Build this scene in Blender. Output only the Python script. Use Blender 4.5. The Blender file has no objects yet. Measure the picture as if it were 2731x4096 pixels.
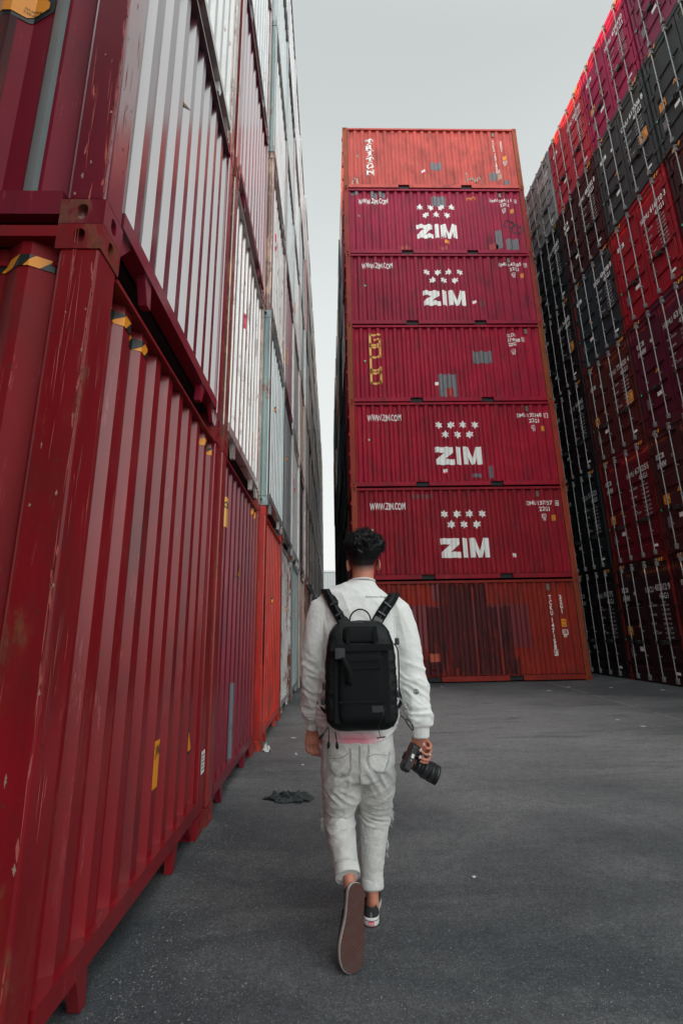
import bpy, bmesh, math, random
from math import sin, cos, pi, radians
from mathutils import Vector, Matrix, noise
import numpy as np

# ------------------------------------------------------------------ scene, camera, sky, sun
S = bpy.context.scene
COL = S.collection
YAW, PITCH, ROLL, CAMH = .0259, .2481, -.0184, 1.2893
cd = bpy.data.cameras.new('camera'); cam = bpy.data.objects.new('camera', cd); COL.objects.link(cam)
cd.sensor_fit = 'VERTICAL'; cd.sensor_height = 36.0; cd.lens = 16.7616
cd.clip_start = .05; cd.clip_end = 2000
_fw = Vector((sin(YAW)*cos(PITCH), cos(YAW)*cos(PITCH), sin(PITCH)))
_rt = Vector((cos(YAW), -sin(YAW), 0)); _up = _rt.cross(_fw)
_r = cos(ROLL)*_rt + sin(ROLL)*_up; _u = -sin(ROLL)*_rt + cos(ROLL)*_up
_m = Matrix((_r, _u, -_fw)).transposed().to_4x4(); _m.translation = (0, 0, CAMH)
cam.matrix_world = _m
S.camera = cam
S.view_settings.view_transform = 'Standard'; S.view_settings.look = 'None'
S.view_settings.gamma = 1.0; S.view_settings.exposure = 0.85
SUN_EL, SUN_AZ = radians(1.6), radians(273)      # low, from the left
w = bpy.data.worlds.new('World'); S.world = w; w.use_nodes = True
nt = w.node_tree; nt.nodes.clear()
N = nt.nodes.new; LK = nt.links.new
out = N('ShaderNodeOutputWorld'); bg = N('ShaderNodeBackground')
sky = N('ShaderNodeTexSky'); sky.sky_type = 'NISHITA'; sky.sun_disc = False
sky.sun_elevation = radians(30); sky.sun_rotation = SUN_AZ; sky.air_density = 1.0; sky.dust_density = 3.0; sky.ozone_density = 1.0
hs = N('ShaderNodeHueSaturation'); hs.inputs['Saturation'].default_value = .15
LK(sky.outputs[0], hs.inputs['Color'])
# overcast veil: pale grey, brighter towards the horizon
tc = N('ShaderNodeTexCoord'); sx = N('ShaderNodeSeparateXYZ'); LK(tc.outputs['Generated'], sx.inputs[0])
cr = N('ShaderNodeValToRGB'); LK(sx.outputs['Z'], cr.inputs[0])
cr.color_ramp.elements[0].position = 0.0; cr.color_ramp.elements[0].color = (.88, .885, .865, 1)
cr.color_ramp.elements[1].position = 1.0; cr.color_ramp.elements[1].color = (.50, .54, .535, 1)
for pos, c in ((.30, (.80, .83, .82)), (.60, (.71, .75, .745)), (.82, (.545, .585, .58))):
    e = cr.color_ramp.elements.new(pos); e.color = (*c, 1)
# the cloud is thinnest high up behind the viewer, where the sky is brightest
dt = N('ShaderNodeVectorMath'); dt.operation = 'DOT_PRODUCT'; dt.inputs[1].default_value = (.10, -.60, .79); LK(tc.outputs['Generated'], dt.inputs[0])
br = N('ShaderNodeMapRange'); br.interpolation_type = 'SMOOTHSTEP'; br.inputs['From Min'].default_value = .38; br.inputs['From Max'].default_value = .92
br.inputs['To Min'].default_value = 6.25; br.inputs['To Max'].default_value = 23.0; LK(dt.outputs['Value'], br.inputs['Value'])
mul = N('ShaderNodeVectorMath'); mul.operation = 'SCALE'; LK(br.outputs[0], mul.inputs['Scale'])
LK(cr.outputs[0], mul.inputs[0])
mx = N('ShaderNodeMix'); mx.data_type = 'RGBA'; mx.inputs[0].default_value = .93
LK(hs.outputs[0], mx.inputs[6]); LK(mul.outputs[0], mx.inputs[7]); LK(mx.outputs[2], bg.inputs['Color'])
bg.inputs['Strength'].default_value = .1
LK(bg.outputs[0], out.inputs[0])
sl = bpy.data.lights.new('sun', 'SUN'); sl.energy = 4.0; sl.angle = radians(1); sl.color = (1, .60, .28)
so = bpy.data.objects.new('sun', sl); COL.objects.link(so)
_sd = Vector((sin(SUN_AZ)*cos(SUN_EL), cos(SUN_AZ)*cos(SUN_EL), sin(SUN_EL)))
so.rotation_euler = _sd.to_track_quat('Z', 'Y').to_euler()

# ------------------------------------------------------------------ materials
def mat(name, rough=.5, metal=0.0, spec=.5):
    m = bpy.data.materials.new(name); m.use_nodes = True
    b = m.node_tree.nodes['Principled BSDF']
    b.inputs['Roughness'].default_value = rough; b.inputs['Metallic'].default_value = metal
    b.inputs['Specular IOR Level'].default_value = spec
    return m, m.node_tree, b
def nd(t, typ, **kw):
    n = t.nodes.new(typ)
    for k, v in kw.items():
        if k.startswith('i_'): n.inputs[k[2:].replace('_', ' ')].default_value = v
        else: setattr(n, k, v)
    return n
def simple(name, col, rough=.5, metal=0.0, var=.12, scale=30, bump=0.0, spec=.5):
    m, t, b = mat(name, rough, metal, spec)
    tc = nd(t, 'ShaderNodeTexCoord'); no = nd(t, 'ShaderNodeTexNoise', i_Scale=scale, i_Detail=4.0)
    t.links.new(tc.outputs['Object'], no.inputs['Vector'])
    mx = nd(t, 'ShaderNodeMix', data_type='RGBA')
    mx.inputs[6].default_value = (*[c*(1-var) for c in col], 1); mx.inputs[7].default_value = (*[min(1, c*(1+var)) for c in col], 1)
    t.links.new(no.outputs['Fac'], mx.inputs[0]); t.links.new(mx.outputs[2], b.inputs['Base Color'])
    if bump:
        bp = nd(t, 'ShaderNodeBump', i_Strength=bump, i_Distance=.004)
        t.links.new(no.outputs['Fac'], bp.inputs['Height']); t.links.new(bp.outputs[0], b.inputs['Normal'])
    return m
def ramp(t, src, a, b, ca=None, cb=None):
    if ca is None:
        r = nd(t, 'ShaderNodeMapRange'); r.inputs['From Min'].default_value = a; r.inputs['From Max'].default_value = b
        t.links.new(src, r.inputs['Value']); return r.outputs[0]
    r = nd(t, 'ShaderNodeValToRGB'); r.color_ramp.elements[0].position = a; r.color_ramp.elements[1].position = b
    r.color_ramp.elements[0].color = ca; r.color_ramp.elements[1].color = cb
    t.links.new(src, r.inputs[0]); return r.outputs[0]
def mixc(t, fac, a, b, blend='MIX'):
    m = nd(t, 'ShaderNodeMix', data_type='RGBA', blend_type=blend)
    for s, v in ((0, fac), (6, a), (7, b)):
        if hasattr(v, 'is_output') or hasattr(v, 'links'): t.links.new(v, m.inputs[s])
        else: m.inputs[s].default_value = v if s == 0 else (*v, 1) if len(v) == 3 else v
    return m.outputs[2]
def mth(t, op, a, b=None, clamp=False):
    m = nd(t, 'ShaderNodeMath', operation=op, use_clamp=clamp)
    for i, v in enumerate((a, b)):
        if v is None: continue
        if hasattr(v, 'links'): t.links.new(v, m.inputs[i])
        else: m.inputs[i].default_value = v
    return m.outputs[0]

def paint_material(name, rough0, rough1, coat, spec):
    """container paint: colour and amount of rust come from each object's own colour and alpha"""
    m, t, b = mat(name, .35)
    oi = nd(t, 'ShaderNodeObjectInfo'); geo = nd(t, 'ShaderNodeNewGeometry')
    pos = geo.outputs['Position']
    rnd = mth(t, 'MULTIPLY', oi.outputs['Random'], 37.0)
    def noi(scale, detail=4.0, sc=(1, 1, 1), rough=.55, off=True):
        mp = nd(t, 'ShaderNodeMapping'); mp.inputs['Scale'].default_value = sc
        t.links.new(pos, mp.inputs['Vector'])
        n = nd(t, 'ShaderNodeTexNoise', noise_dimensions='4D' if off else '3D', i_Scale=scale, i_Detail=detail, i_Roughness=rough)
        t.links.new(mp.outputs[0], n.inputs['Vector'])
        if off: t.links.new(rnd, n.inputs['W'])
        return n.outputs['Fac']
    col = oi.outputs['Color']
    big = noi(1.3, 3.0); streak = noi(5.0, 4.0, (2.2, 2.2, .16)); fine = noi(38.0, 5.0)
    c = mixc(t, 1.0, col, ramp(t, big, .25, .8, (.72, .72, .74, 1), (1.18, 1.14, 1.12, 1)), 'MULTIPLY')
    c = mixc(t, 1.0, c, ramp(t, streak, .3, .75, (.86, .84, .86, 1), (1.10, 1.10, 1.10, 1)), 'MULTIPLY')
    # chalky worn paint, scuffs and scratches
    hsv = nd(t, 'ShaderNodeHueSaturation', i_Saturation=.80, i_Value=1.7); t.links.new(c, hsv.inputs['Color'])
    scr = noi(9.0, 6.0, (1.8, 1.8, .25), .7)
    c = mixc(t, mth(t, 'MULTIPLY', ramp(t, scr, .60, .68), .35), c, hsv.outputs[0])
    dirt = noi(2.6, 6.0, (1.2, 1.2, .5), .65)
    c = mixc(t, mth(t, 'MULTIPLY', ramp(t, dirt, .50, .72), .55), c, (.030, .022, .022))
    scm = mth(t, 'MULTIPLY', ramp(t, noi(13.0, 7.0, (4.5, 4.5, .32), .8), .585, .605), ramp(t, noi(1.7, 2.0), .48, .56))
    c = mixc(t, mth(t, 'MULTIPLY', scm, .7), c, hsv.outputs[0])
    chip = mth(t, 'MULTIPLY', ramp(t, noi(42.0, 6.0, (1, 1, .7), .75), .62, .64), ramp(t, noi(2.4, 3.0), .47, .55))
    c = mixc(t, mth(t, 'MULTIPLY', chip, .85), c, (.10, .035, .022))
    # rust
    al = oi.outputs['Alpha']
    r1 = mth(t, 'ADD', mth(t, 'MULTIPLY', noi(3.2, 7.0, (1.6, 1.6, .55), .68), .75), mth(t, 'MULTIPLY', noi(16.0, 5.0, (1.3, 1.3, .5), .7), .25))
    thr = mth(t, 'SUBTRACT', .80, mth(t, 'MULTIPLY', al, .36))
    rm = mth(t, 'MULTIPLY', mth(t, 'SUBTRACT', r1, thr), 22.0, True)
    halo = mth(t, 'MULTIPLY', mth(t, 'SUBTRACT', r1, mth(t, 'SUBTRACT', thr, .05)), 8.0, True)
    rc = mixc(t, fine, (.045, .014, .010), (.28, .060, .020))
    c = mixc(t, mth(t, 'MULTIPLY', halo, .35), c, (.24, .06, .025))
    c = mixc(t, rm, c, rc)
    t.links.new(c, b.inputs['Base Color'])
    rr = mth(t, 'ADD', mth(t, 'MULTIPLY', streak, rough1-rough0), rough0)
    rr = mth(t, 'ADD', rr, mth(t, 'MULTIPLY', rm, .45), True)
    t.links.new(rr, b.inputs['Roughness'])
    b.inputs['Coat Weight'].default_value = coat; b.inputs['Coat Roughness'].default_value = .20; b.inputs['Coat IOR'].default_value = 1.6
    b.inputs['Specular IOR Level'].default_value = spec
    bp = nd(t, 'ShaderNodeBump', i_Strength=.35, i_Distance=.003)
    hh = mth(t, 'ADD', mth(t, 'MULTIPLY', rm, .8), mth(t, 'MULTIPLY', fine, .35))
    dn = noi(2.2, 2.0); hh = mth(t, 'ADD', hh, mth(t, 'MULTIPLY', dn, 3.0))
    t.links.new(hh, bp.inputs['Height']); t.links.new(bp.outputs[0], b.inputs['Normal'])
    return m
M = {}
M['paint'] = paint_material('glossy_container_paint', .30, .55, .30, .40)
M['paint3'] = paint_material('wet_gloss_container_paint', .24, .42, 1.0, .5)
M['paint3'].node_tree.nodes['Principled BSDF'].inputs['Coat IOR'].default_value = 2.1
M['paint2'] = paint_material('weathered_container_paint', .50, .72, 0.0, .22)
M['dark'] = simple('shadowed_steel', (.012, .013, .015), .7)
M['rubber'] = simple('door_gasket_rubber', (.012, .014, .015), .6)
M['rod'] = simple('galvanised_steel', (.27, .28, .278), .5, .5, .4, 25)
M['handle'] = simple('dull_steel', (.09, .10, .10), .45, .6, .3, 40)
def worn(name, col, amount=.62, rough=.5):
    m, t, b = mat(name, rough)
    geo = nd(t, 'ShaderNodeNewGeometry'); n = nd(t, 'ShaderNodeTexNoise', i_Scale=11.0, i_Detail=8.0, i_Roughness=.75)
    mp = nd(t, 'ShaderNodeMapping'); mp.inputs['Scale'].default_value = (1.5, 1.5, .5)
    t.links.new(geo.outputs['Position'], mp.inputs[0]); t.links.new(mp.outputs[0], n.inputs['Vector'])
    f = ramp(t, n.outputs['Fac'], amount, amount+.08)
    t.links.new(mixc(t, f, col, tuple(c*.45 for c in col)), b.inputs['Base Color'])
    return m
M['white'] = worn('white_lettering', (.86, .86, .83), .72)
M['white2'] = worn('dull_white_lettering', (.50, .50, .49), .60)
M['greystripe'] = simple('grey_painted_stripe', (.19, .215, .22), .5, 0, .15, 6)
M['yellow'] = worn('yellow_lettering', (.80, .42, .09))
M['orange'] = worn('orange_sticker', (.85, .30, .015), .7)
M['black'] = simple('black_print', (.012, .012, .013), .5)
M['green'] = simple('green_dot_sticker', (.05, .65, .30), .4)
M['pinkred'] = simple('red_sticker', (.75, .015, .09), .4)
M['greypatch'] = worn('grey_repair_paint', (.14, .135, .15), .56)
M['crimson'] = worn('crimson_repair_paint', (.14, .009, .014), .6)
M['redpatch'] = worn('red_repair_paint', (.36, .012, .015), .58)
m, t, b = mat('brown_scorched_paint', .65, 0, .2)
geo = nd(t, 'ShaderNodeNewGeometry'); mp = nd(t, 'ShaderNodeMapping'); mp.inputs['Scale'].default_value = (3, 3, .35); t.links.new(geo.outputs['Position'], mp.inputs[0])
n1 = nd(t, 'ShaderNodeTexNoise', i_Scale=5.0, i_Detail=7.0, i_Roughness=.65); t.links.new(mp.outputs[0], n1.inputs['Vector'])
n2 = nd(t, 'ShaderNodeTexNoise', i_Scale=1.6, i_Detail=4.0); t.links.new(geo.outputs['Position'], n2.inputs['Vector'])
c = mixc(t, ramp(t, n1.outputs['Fac'], .45, .68), (.040, .010, .012), (.20, .026, .020)); c = mixc(t, ramp(t, n2.outputs['Fac'], .62, .42), c, (.070, .014, .016))
t.links.new(c, b.inputs['Base Color']); M['rustpatch'] = m
M['orangepatch'] = worn('orange_repair_paint', (.42, .07, .03), .55)
M['beige'] = worn('old_glue_residue', (.50, .36, .27), .5)
M['grafblack'] = simple('graffiti_black', (.02, .035, .04), .6)

# ------------------------------------------------------------------ mesh builder
class MB:
    def __init__(s): s.v = []; s.f = []
    def add(s, vs, fs):
        o = len(s.v); s.v.extend([tuple(p) for p in vs]); s.f.extend([tuple(i+o for i in f) for f in fs]); return s
    def box(s, x0, x1, y0, y1, z0, z1):
        return s.add([(x0,y0,z0),(x1,y0,z0),(x1,y1,z0),(x0,y1,z0),(x0,y0,z1),(x1,y0,z1),(x1,y1,z1),(x0,y1,z1)],
                     [(0,3,2,1),(4,5,6,7),(0,1,5,4),(1,2,6,5),(2,3,7,6),(3,0,4,7)])
    def cyl(s, p0, p1, r, n=8, r1=None, caps=True):
        p0, p1 = Vector(p0), Vector(p1); d = (p1-p0).normalized(); a = d.orthogonal().normalized(); b = d.cross(a)
        r1 = r if r1 is None else r1
        vs = [p0+(a*cos(2*pi*i/n)+b*sin(2*pi*i/n))*r for i in range(n)] + [p1+(a*cos(2*pi*i/n)+b*sin(2*pi*i/n))*r1 for i in range(n)]
        fs = [(i, (i+1) % n, n+(i+1) % n, n+i) for i in range(n)]
        if caps: fs += [tuple(range(n))[::-1], tuple(range(n, 2*n))]
        return s.add(vs, fs)
    def tube(s, pts, r, n=6):
        pts = [Vector(p) for p in pts]; rs = r if isinstance(r, (list, tuple)) else [r]*len(pts)
        prev = None; vs = []
        for i, p in enumerate(pts):
            d = (pts[min(i+1, len(pts)-1)]-pts[max(i-1, 0)]).normalized()
            if prev is None: a = d.orthogonal().normalized()
            else: a = (prev-d*prev.dot(d)); a = a.normalized() if a.length > 1e-6 else d.orthogonal().normalized()
            prev = a; b = d.cross(a)
            vs += [p+(a*cos(2*pi*k/n)+b*sin(2*pi*k/n))*rs[i] for k in range(n)]
        fs = [(i*n+k, i*n+(k+1) % n, (i+1)*n+(k+1) % n, (i+1)*n+k) for i in range(len(pts)-1) for k in range(n)]
        fs += [tuple(range(n))[::-1], tuple(range((len(pts)-1)*n, len(pts)*n))]
        return s.add(vs, fs)
    def prism(s, poly, y0, y1):
        """polygon in x,z extruded from y0 to y1"""
        n = len(poly)
        vs = [(x, y0, z) for x, z in poly] + [(x, y1, z) for x, z in poly]
        return s.add(vs, [tuple(range(n)), tuple(range(2*n-1, n-1, -1))] + [(i, n+i, n+(i+1) % n, (i+1) % n) for i in range(n)])
    def mesh(s, name):
        me = bpy.data.meshes.new(name); me.from_pydata(s.v, [], s.f)
        bm = bmesh.new(); bm.from_mesh(me); bmesh.ops.recalc_face_normals(bm, faces=bm.faces); bm.to_mesh(me); bm.free()
        return me
    def build(s, name, m, parent=None, smooth=False, flip=False):
        me = s.mesh(name); return obj(name, me, m, parent, smooth)
def obj(name, me, m, parent=None, smooth=False):
    if m is not None:
        ms = m if isinstance(m, (list, tuple)) else [m]
        for q in ms: me.materials.append(q)
    if smooth:
        for p in me.polygons: p.use_smooth = True
    o = bpy.data.objects.new(name, me); COL.objects.link(o)
    if parent: o.parent = parent
    return o
def empty(name, loc=(0, 0, 0), rz=0.0):
    o = bpy.data.objects.new(name, None); COL.objects.link(o); o.location = loc; o.rotation_euler = (0, 0, rz)
    o.empty_display_size = .1; return o
def tag(o, label=None, cat=None, group=None, kind=None):
    if label: o['label'] = label
    if cat: o['category'] = cat
    if group: o['group'] = group
    if kind: o['kind'] = kind
    return o
KIDS = {}
def kids(o):
    return [c for c in ALLP if c.parent == o]
def copy_tree(o, parent=None):
    c = o.copy(); COL.objects.link(c); c.parent = parent
    for ch in CH.get(o.name, []):
        copy_tree(ch, c)
    return c
CH = {}
def index_children(root):
    def rec(o):
        l = [c for c in bpy.data.objects if c.parent == o]; CH[o.name] = l
        for c in l: rec(c)
    rec(root)

# ------------------------------------------------------------------ text and flat marks
_tc = {}
def text2d(s, bold=0.0, shear=0.0):
    """flat letters as (verts, faces), cap height 1, left edge at x=0, baseline z=0, width returned"""
    k = (s, bold, shear)
    if k in _tc: return _tc[k]
    cu = bpy.data.curves.new('lettering', 'FONT'); cu.body = s; cu.size = 1.0; cu.offset = bold; cu.resolution_u = 3; cu.shear = shear
    o = bpy.data.objects.new('lettering', cu); COL.objects.link(o)
    bpy.context.view_layer.update()
    dg = bpy.context.evaluated_depsgraph_get(); me = bpy.data.meshes.new_from_object(o.evaluated_get(dg))
    v = [(p.co.x, p.co.y) for p in me.vertices]; f = [tuple(p.vertices) for p in me.polygons]
    bpy.data.meshes.remove(me); bpy.data.objects.remove(o); bpy.data.curves.remove(cu)
    if v:
        x0 = min(p[0] for p in v); H_ = .729
        v = [((x-x0)/H_, y/H_) for x, y in v]; wd = max(p[0] for p in v)
    else: wd = .3
    _tc[k] = (v, f, wd); return _tc[k]
class Flat:
    """collects flat shapes in the x,z plane of a wall face; lay() bends them onto the wall's relief"""
    def __init__(s): s.v = []; s.f = []
    def poly(s, pts):
        o = len(s.v); s.v += list(pts); s.f.append(tuple(range(o, o+len(pts)))); return s
    def rect(s, x0, z0, x1, z1): return s.poly([(x0, z0), (x1, z0), (x1, z1), (x0, z1)])
    def text(s, t, x, z, h, w=None, bold=.02, shear=0.0, vertical=False):
        if vertical:
            zz = z
            for ch in t:
                if ch == ' ': zz -= h*.5; continue
                v, f, wd = text2d(ch, bold, shear); sx = (w or .7*h)/max(wd, .45)
                if wd < .3: sx = (w or .7*h)/.7
                o = len(s.v); s.v += [(x-wd*sx/2+a*sx, zz-h+b*h) for a, b in v]; s.f += [tuple(i+o for i in q) for q in f]
                zz -= h*1.18
            return s
        v, f, wd = text2d(t, bold, shear); sx = (w/wd) if w else h
        o = len(s.v); s.v += [(x+a*sx, z+b*h) for a, b in v]; s.f += [tuple(i+o for i in q) for q in f]; return s
    def star(s, x, z, r):
        pts = []
        for k in range(12):
            a = pi/2+k*pi/6; q = r if k % 2 == 0 else r*.56
            pts.append((x+cos(a)*q, z+sin(a)*q))
        o = len(s.v); s.v += pts+[(x, z)]
        for k in range(12): s.f.append((o+k, o+(k+1) % 12, o+12))
        return s
    def disc(s, x, z, r, n=14, rz=None):
        return s.poly([(x+cos(2*pi*k/n)*r, z+sin(2*pi*k/n)*(rz or r)) for k in range(n)])
    def ring(s, x, z, r, t, n=14):
        for k in range(n):
            a, b = 2*pi*k/n, 2*pi*(k+1)/n
            s.poly([(x+cos(a)*r, z+sin(a)*r), (x+cos(b)*r, z+sin(b)*r), (x+cos(b)*(r-t), z+sin(b)*(r-t)), (x+cos(a)*(r-t), z+sin(a)*(r-t))])
        return s
    def stroke(s, pts, t):
        for (x0, z0), (x1, z1) in zip(pts, pts[1:]):
            d = Vector((x1-x0, z1-z0)); 
            if d.length < 1e-6: continue
            d.normalize(); n = Vector((-d.y, d.x))*t/2; e = d*t*.35
            s.poly([(x0-e.x+n.x, z0-e.y+n.y), (x0-e.x-n.x, z0-e.y-n.y), (x1+e.x-n.x, z1+e.y-n.y), (x1+e.x+n.x, z1+e.y+n.y)])
        return s
    def lay(s, name, m, parent, prof=None, lift=.004, y=None):
        me = bpy.data.meshes.new(name)
        me.from_pydata([(a, 0, b) for a, b in s.v], [], s.f)
        bm = bmesh.new(); bm.from_mesh(me)
        if prof:
            xs = [v.co.x for v in bm.verts]; lo, hi = min(xs), max(xs)
            for bx in prof.breaks:
                if lo < bx < hi:
                    bmesh.ops.bisect_plane(bm, geom=bm.verts[:]+bm.edges[:]+bm.faces[:], plane_co=(bx, 0, 0), plane_no=(1, 0, 0), dist=1e-6)
            for v in bm.verts: v.co.y = prof(v.co.x)-lift
        else:
            for v in bm.verts: v.co.y = (y or 0)-lift
        for f in bm.faces:
            f.normal_update()
            if f.normal.y > 0: f.normal_flip()
        bm.to_mesh(me); bm.free()
        return obj(name, me, m, parent)
class Prof:
    """corrugation depth as a function of x between a and b"""
    def __init__(s, a, b, n, y0, depth, outer, slope):
        s.a, s.b = a, b; p = (b-a)/n; s.y0 = y0; inner = 1-outer-2*slope
        pts = [(a, y0)]
        for k in range(n):
            x = a+k*p
            for fr, yy in ((outer/2, y0), (outer/2+slope, y0+depth), (outer/2+slope+inner, y0+depth), (1-outer/2, y0)):
                pts.append((x+fr*p, yy))
        pts.append((b, y0)); s.pts = pts; s.breaks = [q[0] for q in pts]
        s.xs = np.array([q[0] for q in pts]); s.ys = np.array([q[1] for q in pts])
    def __call__(s, x): return float(np.interp(x, s.xs, s.ys))
    def wall(s, mb, z0, z1):
        o = len(s.pts); vs = [(x, y, z0) for x, y in s.pts]+[(x, y, z1) for x, y in s.pts]
        return mb.add(vs, [(i, i+1, o+i+1, o+i) for i in range(o-1)])
def axis_wall(mb, prof, z0, z1, fn):
    o = len(prof.pts); vs = [fn(x, y, z0) for x, y in prof.pts]+[fn(x, y, z1) for x, y in prof.pts]
    return mb.add(vs, [(i, i+1, o+i+1, o+i) for i in range(o-1)])
def fitting(mb, x0, x1, y0, y1, z0, z1, side=0, hole_depth=.03):
    """cast corner fitting: a block with an oval lashing hole in its front and (side=-1/1) its side face"""
    n = 16
    def face(o3, ax, az, w_, h_, dirv):
        cx, cz = w_/2, h_/2; hw, hh = .022, .036
        out_, inn = [], []
        for k in range(n):
            a = 2*pi*(k+.5)/n; c, s_ = cos(a), sin(a)
            tsc = min(cx/abs(c) if abs(c) > 1e-6 else 9, cz/abs(s_) if abs(s_) > 1e-6 else 9)
            out_.append((cx+c*tsc, cz+s_*tsc)); inn.append((cx+c*hw*1.0, cz+(s_*hw)+(hh-hw)*(1 if s_ > 0 else -1)))
        P = lambda u, v, d: Vector(o3)+Vector(ax)*u+Vector(az)*v+Vector(dirv)*d
        vs = [P(u, v, 0) for u, v in out_]+[P(u, v, 0) for u, v in inn]+[P(u, v, hole_depth) for u, v in inn]
        fs = []
        for k in range(n):
            j = (k+1) % n; fs += [(k, j, n+j, n+k), (n+k, n+j, 2*n+j, 2*n+k)]
        fs.append(tuple(range(2*n, 3*n)))
        cs = [P(0, 0, 0), P(w_, 0, 0), P(w_, h_, 0), P(0, h_, 0)]
        mb.add(vs, fs)
        # fill the corners left by the round outline
        for (cu, cv) in ((0, 0), (w_, 0), (w_, h_), (0, h_)):
            near = sorted(range(n), key=lambda k: (out_[k][0]-cu)**2+(out_[k][1]-cv)**2)[:2]
            mb.add([P(cu, cv, 0), P(*out_[near[0]], 0), P(*out_[near[1]], 0)], [(0, 1, 2)])
    w_, d_, h_ = x1-x0, y1-y0, z1-z0
    face((x0, y0, z0), (1, 0, 0), (0, 0, 1), w_, h_, (0, 1, 0))
    if side < 0: face((x0, y1, z0), (0, -1, 0), (0, 0, 1), d_, h_, (1, 0, 0))
    else: mb.add([(x0,y0,z0),(x0,y1,z0),(x0,y1,z1),(x0,y0,z1)], [(0,1,2,3)])
    if side > 0: face((x1, y0, z0), (0, 1, 0), (0, 0, 1), d_, h_, (-1, 0, 0))
    else: mb.add([(x1,y0,z0),(x1,y1,z0),(x1,y1,z1),(x1,y0,z1)], [(0,1,2,3)])
    mb.add([(x0,y0,z0),(x1,y0,z0),(x1,y1,z0),(x0,y1,z0),(x0,y0,z1),(x1,y0,z1),(x1,y1,z1),(x0,y1,z1)], [(0,1,2,3),(4,5,6,7),(2,3,7,6)])
# ------------------------------------------------------------------ container kits
random.seed(7)
WL, HL, DL = 2.10, 2.896, 9.0      # containers of the left row, seen from their front ends
WC, HC, DC = 6.058, 2.6066, 2.30   # twenty foot containers of the middle block, seen from their long sides
WR, HR, DR = 2.13, 2.896, 9.0      # containers of the right row, seen from their door ends
PAINT = M['paint']
PROF_L = Prof(.15, WL-.13, 9, .030, .040, .34, .11)
PROF_C = Prof(.175, WC-.165, 22, .028, .046, .27, .20)
SIDE_L = Prof(.165, 3.2, 11, .070, -.045, .30, .28)

def posts(root, W, H, PAINT=M['paint'], top=.118, bot=.118, dep=.16, w0=.15, w1=.13):
    a = MB().box(.003, w0, .003, dep, bot, H-top).build('corner_post', PAINT, root)
    b = MB().box(W-w1, W-.003, .003, dep, bot, H-top).build('corner_post', PAINT, root)
    for o in (a, b): bevel(o, .012)
    return a, b
def bevel(o, wd=.01, seg=2):
    bm = bmesh.new(); bm.from_mesh(o.data)
    es = [e for e in bm.edges if len(e.link_faces) == 2 and e.calc_face_angle() > .6]
    bmesh.ops.bevel(bm, geom=es, offset=wd, segments=seg, profile=.6, affect='EDGES'); bm.to_mesh(o.data); bm.free(); return o
def fittings(root, W, H, PAINT=M['paint'], sides=(-1, 1)):
    for z0, z1 in ((.0, .118), (H-.120, H-.002)):
        m = MB(); fitting(m, 0, .162, 0, .178, z0, z1, sides[0]); m.build('corner_fitting', PAINT, root)
        m = MB(); fitting(m, W-.162, W, 0, .178, z0, z1, sides[1]); m.build('corner_fitting', PAINT, root)

def kit_front(near=False, lite=False, PAINT=M['paint']):
    r = empty('shipping_container')
    W, H, D = WL, HL, DL
    posts(r, W, H, PAINT)
    if not lite: fittings(r, W, H, PAINT)
    m = MB(); PROF_L.wall(m, .20, H-.141); m.build('front_wall', PAINT, r)
    m = MB().box(.165, W-.165, .002, .11, H-.141, H-.124); m.build('top_rail', PAINT, r)
    m = MB().box(.165, W-.165, .002, .085, .140, .222)
    m.prism([(.165, .140), (.165, .02), (.20, .02), (.29, .140)], .02, .05)
    m.prism([(W-.165, .140), (W-.165, .02), (W-.20, .02), (W-.29, .140)], .02, .05)
    m.build('bottom_rail', PAINT, r)
    for x in (.53, 1.51):
        s = 1 if x < 1 else -1
        MB().prism([(x, .140), (x+s*.012, .004), (x-s*.03, .004), (x-s*.09, .140)], .012, .055).build('tunnel_leg', PAINT, r)
    m = MB()
    if near:
        axis_wall(m, SIDE_L, .16, H-.06, lambda x, y, z: (y, x, z)); m.box(.07, .11, 3.2, D, .15, H-.05)
        m.box(.004, .06, .18, D, H-.058, H-.006); m.box(.004, .05, .18, D, .05, .165)
    else: m.box(.02, .06, .16, D, .14, H-.03)
    m.box(W-.06, W-.02, .16, D, .14, H-.03); m.box(.03, W-.03, D-.05, D, .14, H-.03)
    m.build('side_wall', M['paint2'], r)
    MB().box(.06, W-.06, .115, D-.06, H-.15, H-.130).build('roof', PAINT, r)
    MB().box(.07, W-.07, .10, D-.06, .135, .17).build('floor', M['dark'], r)
    return r
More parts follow.
